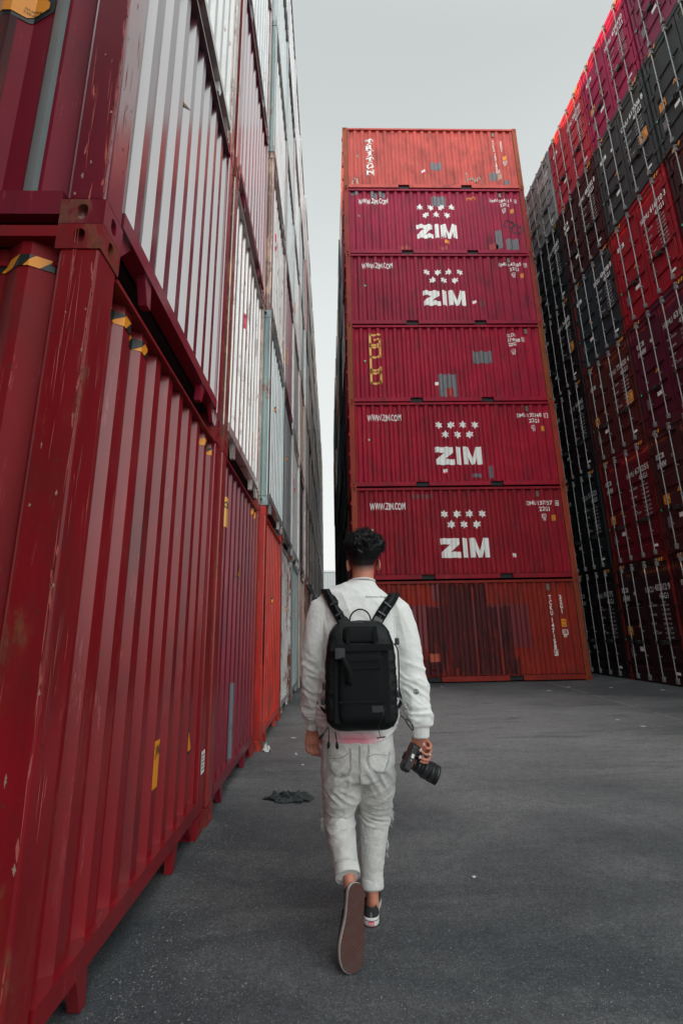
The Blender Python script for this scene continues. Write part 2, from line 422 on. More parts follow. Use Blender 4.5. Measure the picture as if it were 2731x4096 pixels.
def kit_side(lite=False):
    PAINT = M['paint2']
    r = empty('shipping_container'); W, H, D = WC, HC, DC
    if lite:
        posts(r, W, H, PAINT, dep=.13, w0=.12, w1=.12)
        m = MB().box(.13, W-.13, .03, .06, .02, H-.02); m.build('side_wall', PAINT, r)
        m = MB(); p = Prof(.13, D-.02, 8, .03, .04, .42, .08); axis_wall(m, p, .1, H-.05, lambda x, y, z: (y, x, z))
        m.box(.006, .06, .13, D-.02, H-.05, H-.01); m.box(.006, .06, .13, D-.02, .03, .12)
        m.box(.01, .10, D-.12, D-.005, .01, H-.01); m.build('end_wall', PAINT, r)
        MB().box(.06, W-.06, .06, D-.06, H-.045, H-.015).build('roof', PAINT, r)
        return r
    posts(r, W, H, PAINT, dep=.13, w0=.165, w1=.155); fittings(r, W, H, PAINT)
    m = MB(); PROF_C.wall(m, .175, H-.085); m.build('side_wall', PAINT, r)
    m = MB().box(.165, W-.165, .002, .11, H-.085, H-.020); m.build('top_rail', PAINT, r)
    m = MB()
    for x0, x1 in ((.165, 1.83), (2.20, 3.94), (4.30, W-.165)): m.box(x0, x1, .006, .09, .035, .150)
    m.box(.165, W-.165, .006, .09, .150, .158)
    m.build('bottom_rail', PAINT, r)
    for x0, x1 in ((1.83, 2.20), (3.94, 4.30)): MB().box(x0+.01, x1-.01, .060, .5, .036, .149).build('forklift_pocket', M['dark'], r)
    m = MB(); p = Prof(.15, D-.05, 8, .03, .04, .42, .08); axis_wall(m, p, .15, H-.06, lambda x, y, z: (y, x, z))
    m.box(.006, .09, .18, D-.02, H-.06, H-.01); m.box(.006, .09, .18, D-.02, .03, .16); m.box(.01, .14, D-.12, D-.01, .01, H-.01)
    for z in (.45, 1.0, 1.6, 2.15): m.box(-.028, .02, .012, .10, z-.05, z+.05)
    m.build('end_wall', PAINT, r)
    m = MB().box(W-.06, W-.02, .15, D, .02, H-.02); m.box(.05, W-.05, D-.05, D-.01, .02, H-.02); m.build('back_wall', PAINT, r)
    MB().box(.06, W-.06, .10, D-.06, H-.055, H-.03).build('roof', PAINT, r)
    MB().box(.10, W-.07, .092, D-.06, .16, .172).build('floor', M['dark'], r)
    return r
def door_mesh(x0, x1, z0, z1, y):
    """door leaf with five pressed horizontal recesses"""
    m = MB(); a, b = x0+.075, x1-.075
    zs = [z0]; ys = [y]; H = z1-z0
    cs = [z0+H*f for f in (.10, .29, .47, .65, .925)]
    pts = [(z0, y)]
    for c in cs:
        for dz, dy in ((-.085, 0), (-.060, .030), (.060, .030), (.085, 0)): pts.append((c+dz, y+dy))
    pts.append((z1, y))
    n = len(pts)
    vs = [(a, yy, z) for z, yy in pts]+[(b, yy, z) for z, yy in pts]
    m.add(vs, [(i, n+i, n+i+1, i+1) for i in range(n-1)])
    for c in cs:   # cheeks of each recess
        for xx in (a, b): m.add([(xx, y, c-.085), (xx, y+.03, c-.06), (xx, y+.03, c+.06), (xx, y, c+.085)], [(0, 1, 2, 3)])
    for xa, xb in ((x0, a), (b, x1)): m.add([(xa, y, z0), (xb, y, z0), (xb, y, z1), (xa, y, z1)], [(0, 1, 2, 3)])
    m.add([(x0, y, z0), (x0, y+.05, z0), (x0, y+.05, z1), (x0, y, z1)], [(0, 1, 2, 3)])
    m.add([(x1, y, z0), (x1, y+.05, z0), (x1, y+.05, z1), (x1, y, z1)], [(0, 1, 2, 3)])
    return m
def kit_door():
    PAINT = M['paint2']
    r = empty('shipping_container'); W, H, D = WR, HR, DR
    posts(r, W, H, PAINT, dep=.12, w0=.075, w1=.075); fittings(r, W, H, PAINT)
    MB().box(.165, W-.165, .004, .10, H-.125, H-.006).build('top_rail', PAINT, r)
    MB().box(.165, W-.165, .004, .10, .012, .140).build('bottom_rail', PAINT, r)
    MB().box(.07, W-.07, .045, .06, .12, H-.12).build('door_gasket', M['rubber'], r)
    c = W/2
    for x0, x1, hx in ((.105, c-.012, -1), (c+.012, W-.105, 1)):
        d = door_mesh(x0, x1, .160, H-.140, .014).build('door', PAINT, r)
        ww = x1-x0
        for fr in ((.27, .75) if hx < 0 else (.25, .73)):
            x = x0+ww*fr; k = MB().cyl((x, -.032, .09), (x, -.032, H-.075), .0125, 8)
            for z in (.13, H-.15): k.box(x-.028, x+.028, -.050, .012, z-.01-.050, z-.01+.050)
            for z in (.62, 1.20, 1.85): k.box(x-.022, x+.022, -.044, .013, z-.012, z+.012)
            for z in (.075, H-.065): k.box(x-.028, x+.028, -.05, .003, z-.02, z+.02)
            k.build('lock_rod', M['rod'], d)
            s = 1 if (fr < .5) else -1
            h = MB().box(min(x, x+s*.40), max(x, x+s*.40), -.062, -.048, .93, .955)
            h.box(x+s*.22-.06, x+s*.22+.06, -.066, .012, .90, .985); h.box(x-.03, x+.03, -.060, -.035, .90, .98)
            h.build('handle', M['handle'], d)
        for z in (.42, 1.05, 1.72, 2.38):
            xe = .012 if hx < 0 else W-.012
            xi = x0+.05 if hx < 0 else x1-.05
            MB().box(min(xe, xi), max(xe, xi), -.010, .0125, z-.045, z+.045).build('hinge', PAINT, d)
    m = MB().box(.02, .06, .11, D, .02, H-.02); m.box(W-.06, W-.02, .11, D, .02, H-.02); m.box(.05, W-.05, D-.05, D-.01, .02, H-.02)
    m.build('side_wall', PAINT, r)
    MB().box(.06, W-.06, .10, D-.06, H-.05, H-.02).build('roof', PAINT, r)
    return r

def paint(root, rgb, rust=.2, post=None, postrust=None, rail=None):
    def rec(o, c):
        n = o.name.split('.')[0]
        o.color = c
        if n in ('corner_post', 'corner_fitting'):
            pc = post or rgb; pr = rust+.18 if postrust is None else postrust
            if n == 'corner_fitting': pr = min(1.1, max(.66, pr+.12))
            o.color = (*pc, pr)
        for ch in o.children: rec(ch, c)
    rec(root, (*rgb, rust))
ORD = ['first', 'second', 'third', 'fourth', 'fifth', 'sixth', 'seventh', 'eighth', 'ninth', 'tenth', 'eleventh', 'twelfth', 'thirteenth',
       'fourteenth', 'fifteenth', 'sixteenth', 'seventeenth', 'eighteenth', 'nineteenth', 'twentieth', 'twenty-first']
TIER = ['on the ground', 'second from the ground', 'third from the ground', 'fourth from the ground', 'fifth from the ground', 'sixth from the ground', 'at the very top']

# ------------------------------------------------------------------ left row
RED = (.24, .004, .010); CRIM = (.20, .004, .022); MAG = (.20, .005, .042); WHT = (.62, .64, .62); GRY = (.30, .32, .32); DGR = (.10, .105, .105)
BLU = (.42, .50, .50); TEAL = (.17, .30, .28); ORR = (.60, .030, .013); BEI = (.58, .47, .40); BLK = (.012, .016, .020); NAV = (.018, .030, .045)
MAR = (.038, .006, .009); BRN = (.14, .05, .03); ORG = (.50, .17, .06); MARD = (.018, .009, .012)
# (colour, rust, post colour, post rust, words) for each container, bottom tier first
LG = [
 [(RED, .30, RED, .58, 'glossy red'), ((.075, .002, .016), .15, CRIM, .60, 'crimson'), ((.60, .58, .54), .6, (.55, .42, .34), .8, 'cream white'), (WHT, .35, None, None, 'white'), (GRY, .3, None, None, 'grey'), (WHT, .3, None, None, 'white')],
 [(CRIM, .22, (.28, .02, .02), .55, 'dark red'), ((.66, .64, .59), .70, (.42, .17, .06), .98, 'white rust-streaked'), (MAG, .15, (.30, .02, .02), .72, 'magenta'), (WHT, .55, (.3, .05, .04), .75, 'white'), (WHT, .3, None, None, 'white'), (GRY, .3, None, None, 'grey')],
 [(ORR, .52, (.50, .02, .012), .68, 'bright orange-red'), (BLU, .28, TEAL, .62, 'pale blue-grey with green post'), ((.60, .58, .54), .72, (.60, .36, .20), .95, 'white with rusty post'), (WHT, .25, TEAL, .7, 'white with teal post'), (BLU, .3, None, None, 'pale blue'), (WHT, .3, None, None, 'white')],
 [(WHT, .78, None, None, 'white rust-spotted'), (DGR, .3, GRY, .3, 'dark grey ribbed'), (MAG, .40, WHT, .6, 'faded magenta'), (BLU, .2, None, None, 'pale blue-grey'), (GRY, .3, None, None, 'light grey'), (WHT, .2, None, None, 'white')],
 [(BLU, .18, (.2, .26, .26), .2, 'blue-grey'), (WHT, .35, None, None, 'white'), (GRY, .3, BEI, .6, 'lavender grey'), (WHT, .3, (.5, .3, .2), .7, 'white'), (WHT, .3, None, None, 'white'), (WHT, .2, None, None, 'white')],
 [(BEI, .35, None, None, 'beige'), (MAR, .2, None, None, 'dark maroon'), (BEI, .45, (.5, .2, .1), .8, 'beige rusty'), (GRY, .3, None, None, 'grey'), (GRY, .2, None, None, 'grey'), (WHT, .2, None, None, 'white')],
 [(GRY, .35, (.50, .25, .16), .9, 'grey with rust-brown post'), (GRY, .3, (.5, .3, .2), .9, 'light grey with rusty post'), (WHT, .35, BRN, .8, 'white with brown post'), (WHT, .3, None, None, 'white'), (DGR, .3, (.45, .03, .02), .5, 'grey with red post'), (WHT, .2, None, None, 'white')],
]
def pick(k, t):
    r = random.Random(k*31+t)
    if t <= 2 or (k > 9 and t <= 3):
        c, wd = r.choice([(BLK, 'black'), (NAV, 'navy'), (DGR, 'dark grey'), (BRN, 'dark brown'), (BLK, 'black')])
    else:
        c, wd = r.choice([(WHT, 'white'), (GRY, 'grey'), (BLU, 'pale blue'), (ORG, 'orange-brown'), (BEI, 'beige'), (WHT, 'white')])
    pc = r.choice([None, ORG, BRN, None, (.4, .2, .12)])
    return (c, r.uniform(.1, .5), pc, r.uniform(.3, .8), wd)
kf_near, kf = kit_front(True), kit_front(); kf_near2, kf2, kfl = kit_front(True, PAINT=M['paint3']), kit_front(PAINT=M['paint3']), kit_front(lite=True, PAINT=M['paint3'])
for k in (kf_near, kf, kf_near2, kf2, kfl): index_children(k)
_used = set()
def take(kit):
    if kit.name in _used: return copy_tree(kit)
    _used.add(kit.name); return kit
NLEFT = 20
LEFT = {}
OFFX = [0, .018, .085, .075, .085, .10, .15]
for k in range(NLEFT):
    for t in range(6 if k > 0 else 4):
        c, ru, pc, pr, wd = LG[k][t] if k < len(LG) else pick(k, t)
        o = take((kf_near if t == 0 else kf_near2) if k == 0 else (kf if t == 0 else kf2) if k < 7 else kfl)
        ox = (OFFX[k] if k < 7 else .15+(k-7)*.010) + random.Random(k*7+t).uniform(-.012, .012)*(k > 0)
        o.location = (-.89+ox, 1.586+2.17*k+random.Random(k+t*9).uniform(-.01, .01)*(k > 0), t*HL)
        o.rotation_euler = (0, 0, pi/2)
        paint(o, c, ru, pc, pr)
        st = 'nearest stack' if k == 0 else ORD[k]+' stack'
        if (k, t) == (0, 1):
            for ch in o.children:
                if ch.name.split('.')[0] in ('bottom_rail', 'side_wall', 'tunnel_leg'): ch.color = (*CRIM, .25)
        tag(o, f'{wd} container end, {st} of left row, {TIER[t]}', 'shipping container', 'stacked containers of the left row')
        LEFT[k, t] = o
# stickers of the left row (on the parts that carry them)
def hazard(root, prof, x0, x1, z0, z1, y=None, step=.085):
    a, b = Flat(), Flat(); x = x0; k = 0; hh = z1-z0
    while x < x1-1e-4:
        e = min(x+step, x1); q = [(x, z0), (e, z0), (min(e+hh*.8, x1), z1), (min(x+hh*.8, x1), z1)]
        (a if k % 2 == 0 else b).poly(q); x = e; k += 1
    a.lay('hazard_stripe', M['orange'], root, prof, .004, y); b.lay('hazard_stripe', M['black'], root, prof, .004, y)
def caution(root, prof, x, z, w_, h_, word='CAUTION', y=None, lift=.004):
    Flat().rect(x, z, x+w_, z+h_).lay('warning_sticker', M['orange'], root, prof, lift, y)
    f = Flat(); f.text(word, x+w_*.08, z+h_*.80, h_*.11, w_*.84); f.text('9\'6"', x+w_*.3, z+h_*.60, h_*.11, w_*.4)
    f.text('HIGH', x+w_*.22, z+h_*.38, h_*.11, w_*.5); f.text('CONTAINER', x+w_*.08, z+h_*.14, h_*.11, w_*.84)
    f.lay('warning_text', M['black'], root, prof, lift+.003, y)
def triangle(root, prof, x, z, s, y=None, lift=.004):
    h = s*.87
    Flat().poly([(x-s/2, z), (x+s/2, z), (x, z+h)]).lay('warning_triangle', M['black'], root, prof, lift, y)
    Flat().poly([(x-s*.36, z+h*.09), (x+s*.36, z+h*.09), (x, z+h*.80)]).lay('warning_triangle', M['orange'], root, prof, lift+.003, y)
    Flat().stroke([(x+s*.03, z+h*.60), (x-s*.05, z+h*.36), (x+s*.05, z+h*.36), (x-s*.02, z+h*.14)], s*.05).lay('bolt_symbol', M['black'], root, prof, lift+.006, y)
o = LEFT[0, 0]
hazard(o, PROF_L, .17, .66, HL-.245, HL-.185, step=.055); hazard(o, PROF_L, WL-.42, WL-.15, HL-.245, HL-.185, step=.055)
Flat().rect(1.126, .530, 1.196, .760).lay('warning_sticker', M['orange'], o, PROF_L)
f = Flat(); f.text('N', 1.152, .690, .050, .034, .012); f.text(')', 1.130, .690, .050, .014, .008); f.text("'", 1.138, .655, .025, .006, .008); f.lay('warning_text', M['black'], o, PROF_L, .007)
Flat().poly([(1.732, .725), (1.738, .725), (1.802, .585), (1.796, .560), (1.732, .560)]).lay('warning_triangle', M['black'], o, PROF_L, .004); Flat().poly([(1.7325, .690), (1.738, .686), (1.786, .590), (1.782, .577), (1.7325, .577)]).lay('warning_triangle', M['orange'], o, PROF_L, .007)
Flat().rect(1.985, .375, 2.075, .52).lay('paper_label', M['white'], o, None, .004, .003)
f = Flat()
for q in range(5): f.rect(1.995, .40+q*.022, 2.06-(q % 2)*.015, .407+q*.022)
f.lay('label_print', M['black'], o, None, .006, .003)
o = LEFT[1, 0]
hazard(o, PROF_L, WL-.42, WL-.15, HL-.235, HL-.155)
Flat().rect(.22, 2.20, .42, 2.47).lay('warning_sticker', M['yellow'], o, PROF_L)
f = Flat(); f.text('DON', .25, 2.37, .06, .15); f.lay('warning_text', M['black'], o, PROF_L, .007)
triangle(o, PROF_L, .99, 1.83, .16)
Flat().rect(.74, .16, .98, .86).lay('repair_patch', M['greypatch'], o, PROF_L)
triangle(LEFT[0, 1], PROF_L, .86, 1.88, .13)
caution(LEFT[1, 1], PROF_L, 1.60, .42, .12, .34, 'CAUTION'); 
# spray mark on the white container
f = Flat(); f.stroke([(.80, 2.20), (.86, 2.05), (.83, 1.93), (.92, 1.86), (.90, 1.74), (1.02, 1.66), (1.0, 1.50)], .045)
f.lay('red_spray_mark', M['pinkred'], LEFT[1, 1], PROF_L)
triangle(LEFT[2, 0], PROF_L, 1.15, 1.72, .16)
Flat().rect(.01, .95, .145, 1.75).lay('repair_patch', M['crimson'], LEFT[2, 0], None, .003, .003)
for k in (2, 3, 4): 
    if k > 2: triangle(LEFT[k, 0], PROF_L, 1.1, 1.7, .16)
    triangle(LEFT[k, 1], PROF_L, .95, 1.75, .16)
caution(LEFT[3, 0], PROF_L, .25, 2.0, .12, .40); caution(LEFT[3, 2], PROF_L, .9, 1.0, .14, .40); caution(LEFT[4, 3], PROF_L, .7, .8, .14, .40)
f = Flat(); f.stroke([(.9, 2.15), (1.0, 2.02), (.9, 1.95), (.9, 1.75), (1.05, 1.6), (.98, 1.5)], .07); f.lay('red_spray_mark', M['pinkred'], LEFT[5, 0], PROF_L)
for a, b in ((2, 2), (4, 1)):
    f = Flat(); f.stroke([(.7, 2.0), (.76, 1.8), (.7, 1.7)], .05); f.lay('red_spray_mark', M['pinkred'], LEFT[a, b], PROF_L)
# printed marks on the long side of the nearest stack (seen from the camera's end, so right = -y here)
def bent(fl, name, m, root, y0, z0, lift):
    me = bpy.data.meshes.new(name); me.from_pydata([(y0-a, 0, z0+b) for a, b in fl.v], [], fl.f)
    bm = bmesh.new(); bm.from_mesh(me)
    for bx in SIDE_L.breaks:
        bmesh.ops.bisect_plane(bm, geom=bm.verts[:]+bm.edges[:]+bm.faces[:], plane_co=(bx, 0, 0), plane_no=(1, 0, 0), dist=1e-6)
    for v in bm.verts: x = v.co.x; v.co.x = SIDE_L(x)-lift; v.co.y = x
    bm.to_mesh(me); bm.free(); return obj(name, me, m, root)
o = LEFT[0, 1]
bent(Flat().poly([(-.17, 0), (.08, 0), (.185, .10), (.185, .16), (.08, .27), (-.17, .27)]), 'warning_plate', M['black'], o, .575, 1.205, .004)
bent(Flat().poly([(-.155, .022), (.07, .022), (.155, .11), (.155, .15), (.07, .248), (-.155, .248)]), 'warning_plate', M['orange'], o, .575, 1.205, .007)
f = Flat(); f.text('SUPER', .060, .070, .0125, .072, .01); f.text('HEAVY', .058, .046, .0125, .072, .01); bent(f, 'warning_text', M['black'], o, .575, 1.205, .010)
Flat2 = Flat().rect(-1.2, 0, 0, 2.4); bent(Flat2, 'rusted_panel', M['rustpatch'], o, .535, .25, .003)
bent(Flat().rect(-.088, 0, 0, 2.62), 'painted_stripe', M['greystripe'], LEFT[0, 1], .297, .17, .0035)
f = [Flat(), Flat()]
for q in range(9): f[q % 2].poly([(-.25-q*.055, 0), (-.195-q*.055, 0), (-.155-q*.055, .052), (-.21-q*.055, .052)])
bent(f[0], 'hazard_stripe', M['black'], LEFT[0, 0], .0, HL-.18, .004); bent(f[1], 'hazard_stripe', M['orange'], LEFT[0, 0], .0, HL-.18, .004)

# scuffs, scratches and chips on the two posts a passer-by would touch
M['scuff'] = simple('scuffed_paint', (.42, .085, .075), .6, 0, .4, 90); M['scuff2'] = simple('bare_primer', (.34, .20, .16), .7, 0, .5, 120); M['chip'] = simple('rust_chip', (.07, .022, .014), .85, 0, .6, 200)
def ragged(rq, cy, cz, w_, h_, lean):
    n = rq.randint(4, 7); L = []; R_ = []
    for i in range(n+1):
        z = cz-h_/2+h_*i/n; c = cy+lean*(i/n-.5)+rq.uniform(-.15, .15)*w_; q = w_*.5*(sin(pi*(i+.35)/(n+.7)))*rq.uniform(.5, 1.2)
        L.append((c-q, z)); R_.append((c+q, z))
    return L+R_[::-1]
for t, seed in ((0, 5), (1, 9)):
    rq = random.Random(seed); o = LEFT[0, t]
    for name, mm_, cnt in (('scuff_marks', M['scuff'], 46), ('primer_marks', M['scuff2'], 12), ('rust_chips', M['chip'], 40)):
        vs = []; fs = []
        for i in range(cnt):
            hi = rq.random() < .45
            cy = rq.uniform(.012, .135) if not hi else rq.uniform(.006, .022)
            cz = rq.uniform(.2, 2.7) if rq.random() < .6 else rq.gauss(2.45 if t == 0 else .45, .22)
            cz = min(2.72, max(.15, cz))
            if name == 'scuff_marks': ww, hh = rq.choice([(.0035, rq.uniform(.08, .45)), (.010, rq.uniform(.03, .12)), (.0025, rq.uniform(.1, .3))])
            elif name == 'primer_marks': ww, hh = rq.uniform(.004, .012), rq.uniform(.008, .04)
            else: ww, hh = rq.uniform(.003, .009), rq.uniform(.004, .018)
            P = ragged(rq, cy, cz, ww, hh, rq.uniform(-.012, .012) if hh > .05 else 0); k = len(vs)
            vs += [(.0018-.0004*(i % 3), max(.008, min(.148, y)), z) for y, z in P]; fs.append(tuple(range(k, k+len(P))))
        me = bpy.data.meshes.new(name); me.from_pydata(vs, [], fs); tag(obj(name, me, mm_, o), kind='stuff')
    # and a few on the face towards the alley
    f = Flat(); g2 = Flat()
    for i in range(16): 
        P = ragged(rq, rq.uniform(.02, .135), rq.uniform(.2, 2.7), rq.uniform(.003, .006), rq.uniform(.03, .25), 0); f.poly(P)
    for i in range(22): g2.poly(ragged(rq, rq.choice([rq.uniform(.015, .135), rq.uniform(1.99, 2.09)]), rq.uniform(.15, 2.7), rq.uniform(.003, .008), rq.uniform(.004, .02), 0))
    tag(f.lay('scuff_marks', M['scuff'], o, None, .0015, .003), kind='stuff'); tag(g2.lay('rust_chips', M['chip'], o, None, .002, .003), kind='stuff')
# ------------------------------------------------------------------ middle block
X0, Y0 = .5976, 12.7179
CZ = [  # bottom first: colour, rust, post colour, post rust, label
 ((.27, .022, .013), .50, (.26, .05, .02), .55, 'orange-red container with burnt brown patches, on the ground below five crimson ones'),
 ((.30, .008, .022), .38, (.34, .05, .02), .50, 'crimson container numbered ZIMU 137737, above the patched orange-red one'),
 ((.38, .006, .030), .38, (.34, .04, .02), .50, 'crimson container numbered ZIMU 135748, directly under the GOLD one'),
 ((.38, .006, .036), .42, (.30, .07, .02), .62, 'crimson container with GOLD in tall yellow letters'),
 ((.33, .012, .046), .36, (.32, .04, .03), .50, 'purplish crimson container numbered ZIMU 143285, directly above the GOLD one'),
 ((.36, .016, .060), .40, (.34, .04, .03), .45, 'purplish crimson container with grey repairs and black doodle, just under the topmost one'),
 ((.60, .105, .085), .22, (.36, .08, .03), .45, 'salmon-orange container marked TRITON on top of the middle block')]
ks = kit_side(); index_children(ks)
CEN = []
for t, (c, ru, pc, pr, lab) in enumerate(CZ):
    o = take(ks); dx = (0, .012, .004, -.006, .008, -.008, 0)[t]
    o.location = (X0+dx, Y0+(0, .01, -.006, .008, .0, .012, .0)[t], t*HC)
    paint(o, c, ru, pc, pr); tag(o, lab, 'shipping container', 'stacked containers of the middle block'); CEN.append(o)
def place(poly, x, z, w_, h_): return [(x+a*w_, z+b*h_) for a, b in poly]
ZP = [(0,1),(.392,1),(.392,.70),(.205,.31),(.41,.31),(.41,0),(.01,0),(.01,.29),(.20,.69),(0,.69)]
MP = [(.585,0),(.585,1),(.735,1),(.805,.50),(.865,1),(1,1),(1.0,0),(.885,0),(.885,.52),(.825,0),(.775,0),(.70,.50),(.70,0)]
def icbox(f, x, z, s):
    f.stroke([(x, z), (x+s, z), (x+s, z+s), (x, z+s), (x, z)], s*.14); f.text('IC', x+s*.22, z+s*.25, s*.5, s*.56, .01)
def zim(o, dx, dz, num, chk, ic, tilt=0, glitch=0):
    P = PROF_C; f = Flat(); x, z = 2.44+dx, .66+dz
    f.poly(place(ZP, x, z, 1.33, .54)); f.poly([(x+.62-.02, z), (x+.62-.02, z+.54), (x+.745-.01, z+.54), (x+.745-.01, z)])
    # the M as five convex strokes
    mx0, mx1 = x+.80, x+1.33
    wd = mx1-mx0; q = lambda a, b: (mx0+a*wd, z+b*.54)
    f.poly([q(0, 0), q(.27, 0), q(.27, 1), q(0, 1)]); f.poly([q(.73, 0), q(1, 0), q(1, 1), q(.73, 1)])
    f.poly([q(.271, .42), q(.271, 1), q(.30, 1), q(.50, .36), q(.50, 0), q(.42, 0)]); f.poly([q(.729, .42), q(.58, 0), q(.501, 0), q(.501, .36), q(.70, 1), q(.729, 1)])
    f.lay('company_name', M['white'], o, P, .004)
    f = Flat()
    for i in range(4): f.star(2.60+dx+i*.352, 1.885+dz, .125)
    for i in range(3): f.star(2.775+dx+i*.352, 1.585+dz, .125)
    f.lay('star_logo', M['white'], o, P, .004)
    f = Flat(); f.text('WWW.ZIM.COM', .53+dx*.6, 2.03+dz, .20, .98, .02); f.lay('web_address', M['white'], o, P, .004)
    f = Flat(); f.text('ZIMU', 4.90+dx*.6, 2.12+dz, .12, .29, .015); f.text(num, 5.25+dx*.6, 2.12+dz, .12, .39, .015)
    f.text(chk, 5.755+dx*.6, 2.125+dz, .09, None, .02); X = 5.735+dx*.6; f.stroke([(X-.0, 2.10+dz), (X+.095, 2.10+dz), (X+.095, 2.24+dz), (X, 2.24+dz), (X, 2.10+dz)], .012)
    f.lay('container_number', M['white'], o, P, .004); f = Flat(); f.text('22G1', 5.27+dx*.6, 1.945+dz, .125, .29, .015); f.lay('size_code', M['white'], o, P, .004); f = Flat(); icbox(f, 5.32+dx*.6, 1.75+dz, .095); f.text(ic, 5.335+dx*.6, 1.665+dz, .065, .07, .02)
    f.lay('approval_mark', M['white'], o, P, .004)
    Flat().rect(5.585+dx*.6, 1.66+dz, 5.68+dx*.6, 1.82+dz).lay('height_sticker', M['orange'], o, P, .004)
    f = Flat(); f.text('2.6', 5.60+dx*.6, 1.755+dz, .04, .06, .01); f.text('8\'6"', 5.60+dx*.6, 1.68+dz, .04, .065, .01); f.lay('height_text', M['black'], o, P, .007)
def vent(o, x): 
    k = PROF_C(x); m = MB().box(x-.04, x+.04, k-.028, k+.005, 2.30, 2.47); v = m.build('air_vent', PAINT, o); v.color = (.20, .16, .12, .4)
def dot(o, x, z): Flat().disc(x, z, .030).lay('green_dot', M['green'], o, PROF_C, .004)
def seal(o, x, z, w_=.11, h_=.10):
    Flat().rect(x, z, x+w_, z+h_*.62+h_*.38).lay('label', M['white'], o, PROF_C, .004)
    Flat().rect(x, z-h_*.35, x+w_, z+h_*.05).lay('label', M['pinkred'], o, PROF_C, .006)
def patch(o, x0, z0, x1, z1, m, lift=.003, name='repair_patch'):
    r = random.Random(int(x0*100+z0*1000)); f = Flat(); n = 6
    pts = [(x0+(x1-x0)*i/n, z0+r.uniform(-.012, .012)) for i in range(n+1)]+[(x1+(x0-x1)*i/n, z1+r.uniform(-.012, .012)) for i in range(n+1)]
    f.poly(pts).lay(name, m, o, PROF_C, lift)
zim(CEN[1], -.03, -.06, '137737', '0', '76'); zim(CEN[2], 0, 0, '135748', '1', '81')
zim(CEN[4], -.03, .05, '143285', '7', '76'); zim(CEN[5], -.08, -.01, '184111', '5', '87')
for t, x, z in ((1, .56, 1.40), (2, .56, 1.45), (4, .60, 1.45), (5, .50, 1.53), (6, .50, 1.42), (3, .53, 1.40)): dot(CEN[t], x, z)
for t in range(7): vent(CEN[t], 5.24 if t not in (3, 0) else 5.52 if t == 3 else 5.22)
seal(CEN[1], 4.35, .60); seal(CEN[2], 2.64, .43); seal(CEN[3], 2.60, .58); seal(CEN[4], 3.95, .78); seal(CEN[5], 3.15, .66, .12, .08); seal(CEN[6], 2.66, .72); seal(CEN[0], 1.99, .33)
# ZIM 184111: repairs, orange sprays, black doodle
o = CEN[5]
patch(o, 2.93, 1.92, 3.40, 2.33, M['greypatch'], .002); patch(o, 4.92, .25, 5.14, .96, M['greypatch']); patch(o, 5.27, .19, 5.66, .62, M['greypatch'])
patch(o, 4.70, .19, 5.0, .42, M['redpatch']); patch(o, 1.75, .19, 2.10, .35, M['redpatch']); patch(o, 3.05, .19, 3.35, .33, M['redpatch'])
patch(o, .90, 2.25, 1.12, 2.52, M['greypatch'], .002); patch(o, 1.18, 2.28, 1.40, 2.52, M['greypatch'], .002); patch(o, .25, 2.38, .50, 2.52, M['greypatch'], .002)
Flat().rect(3.25, .44, 3.40, .57).lay('orange_sticker', M['orange'], o, PROF_C)
f = Flat(); f.stroke([(4.12, 2.16), (4.12, 2.27), (4.24, 2.29), (4.26, 2.20), (4.30, 2.28), (4.40, 2.27), (4.38, 2.19)], .035); f.lay('orange_spray_mark', M['orange'], o, PROF_C)
f = Flat()
for cx, cz, r in ((5.42, 1.20, .15), (5.68, 1.0, .17)):
    f.stroke([(cx+cos(a*pi/5+.3)*r*(1+.12*(a % 2)), cz+sin(a*pi/5+.3)*r*.95) for a in range(11)], .035)
f.stroke([(5.30, 1.32), (5.50, 1.36), (5.62, 1.15)], .03); f.lay('graffiti_doodle', M['grafblack'], o, PROF_C)
patch(CEN[2], 3.95, .25, 4.05, .62, M['greypatch']); patch(CEN[2], 3.45, .28, 3.72, .38, M['greypatch'])
patch(CEN[4], 4.15, .68, 4.35, .86, M['crimson']); patch(CEN[1], 1.65, 2.28, 2.25, 2.40, M['crimson'])
# GOLD
o = CEN[3]
f = Flat(); gx0, gx1, T_ = .70, 1.00, .068
def gbox(f, pts): f.stroke(pts, T_)
for i, z1 in enumerate((2.28, 1.86, 1.42, .98)):
    z0 = z1-.34
    if i == 0: gbox(f, [(gx1, z1), (gx0, z1), (gx0, z0), (gx1, z0), (gx1, z1-.16), (gx0+.14, z1-.16)])
    if i == 1: gbox(f, [(gx0, z0), (gx0, z1), (gx1, z1), (gx1, z0), (gx0, z0)])
    if i == 2: gbox(f, [(gx0, z1+.02), (gx0, z0), (gx1, z0), (gx1, z0+.08)])
    if i == 3: gbox(f, [(gx0, z1), (gx0, z0), (gx1-.04, z0), (gx1, z0+.04), (gx1, z1-.04), (gx1-.04, z1), (gx0, z1)])
f.lay('company_name', M['yellow'], o, PROF_C)
f = Flat(); f.text('GLDU', 4.92, 2.20, .12, .27, .015); f.text('374688', 4.93, 2.035, .12, .38, .015); f.text('5', 5.375, 2.045, .10, None, .02)
f.stroke([(5.355, 2.02), (5.455, 2.02), (5.455, 2.165), (5.355, 2.165), (5.355, 2.02)], .014); f.text('22G1', 4.95, 1.89, .11, .25, .03)
icbox(f, 5.02, 1.655, .10); f.text('76', 5.03, 1.575, .065, .08, .02); f.lay('container_number', M['white'], o, PROF_C)
patch(o, 3.80, 1.29, 4.39, 1.70, M['greypatch']); patch(o, 2.70, .19, 3.25, .93, M['greypatch']); patch(o, 2.93, .19, 3.15, .48, M['redpatch'], .005)
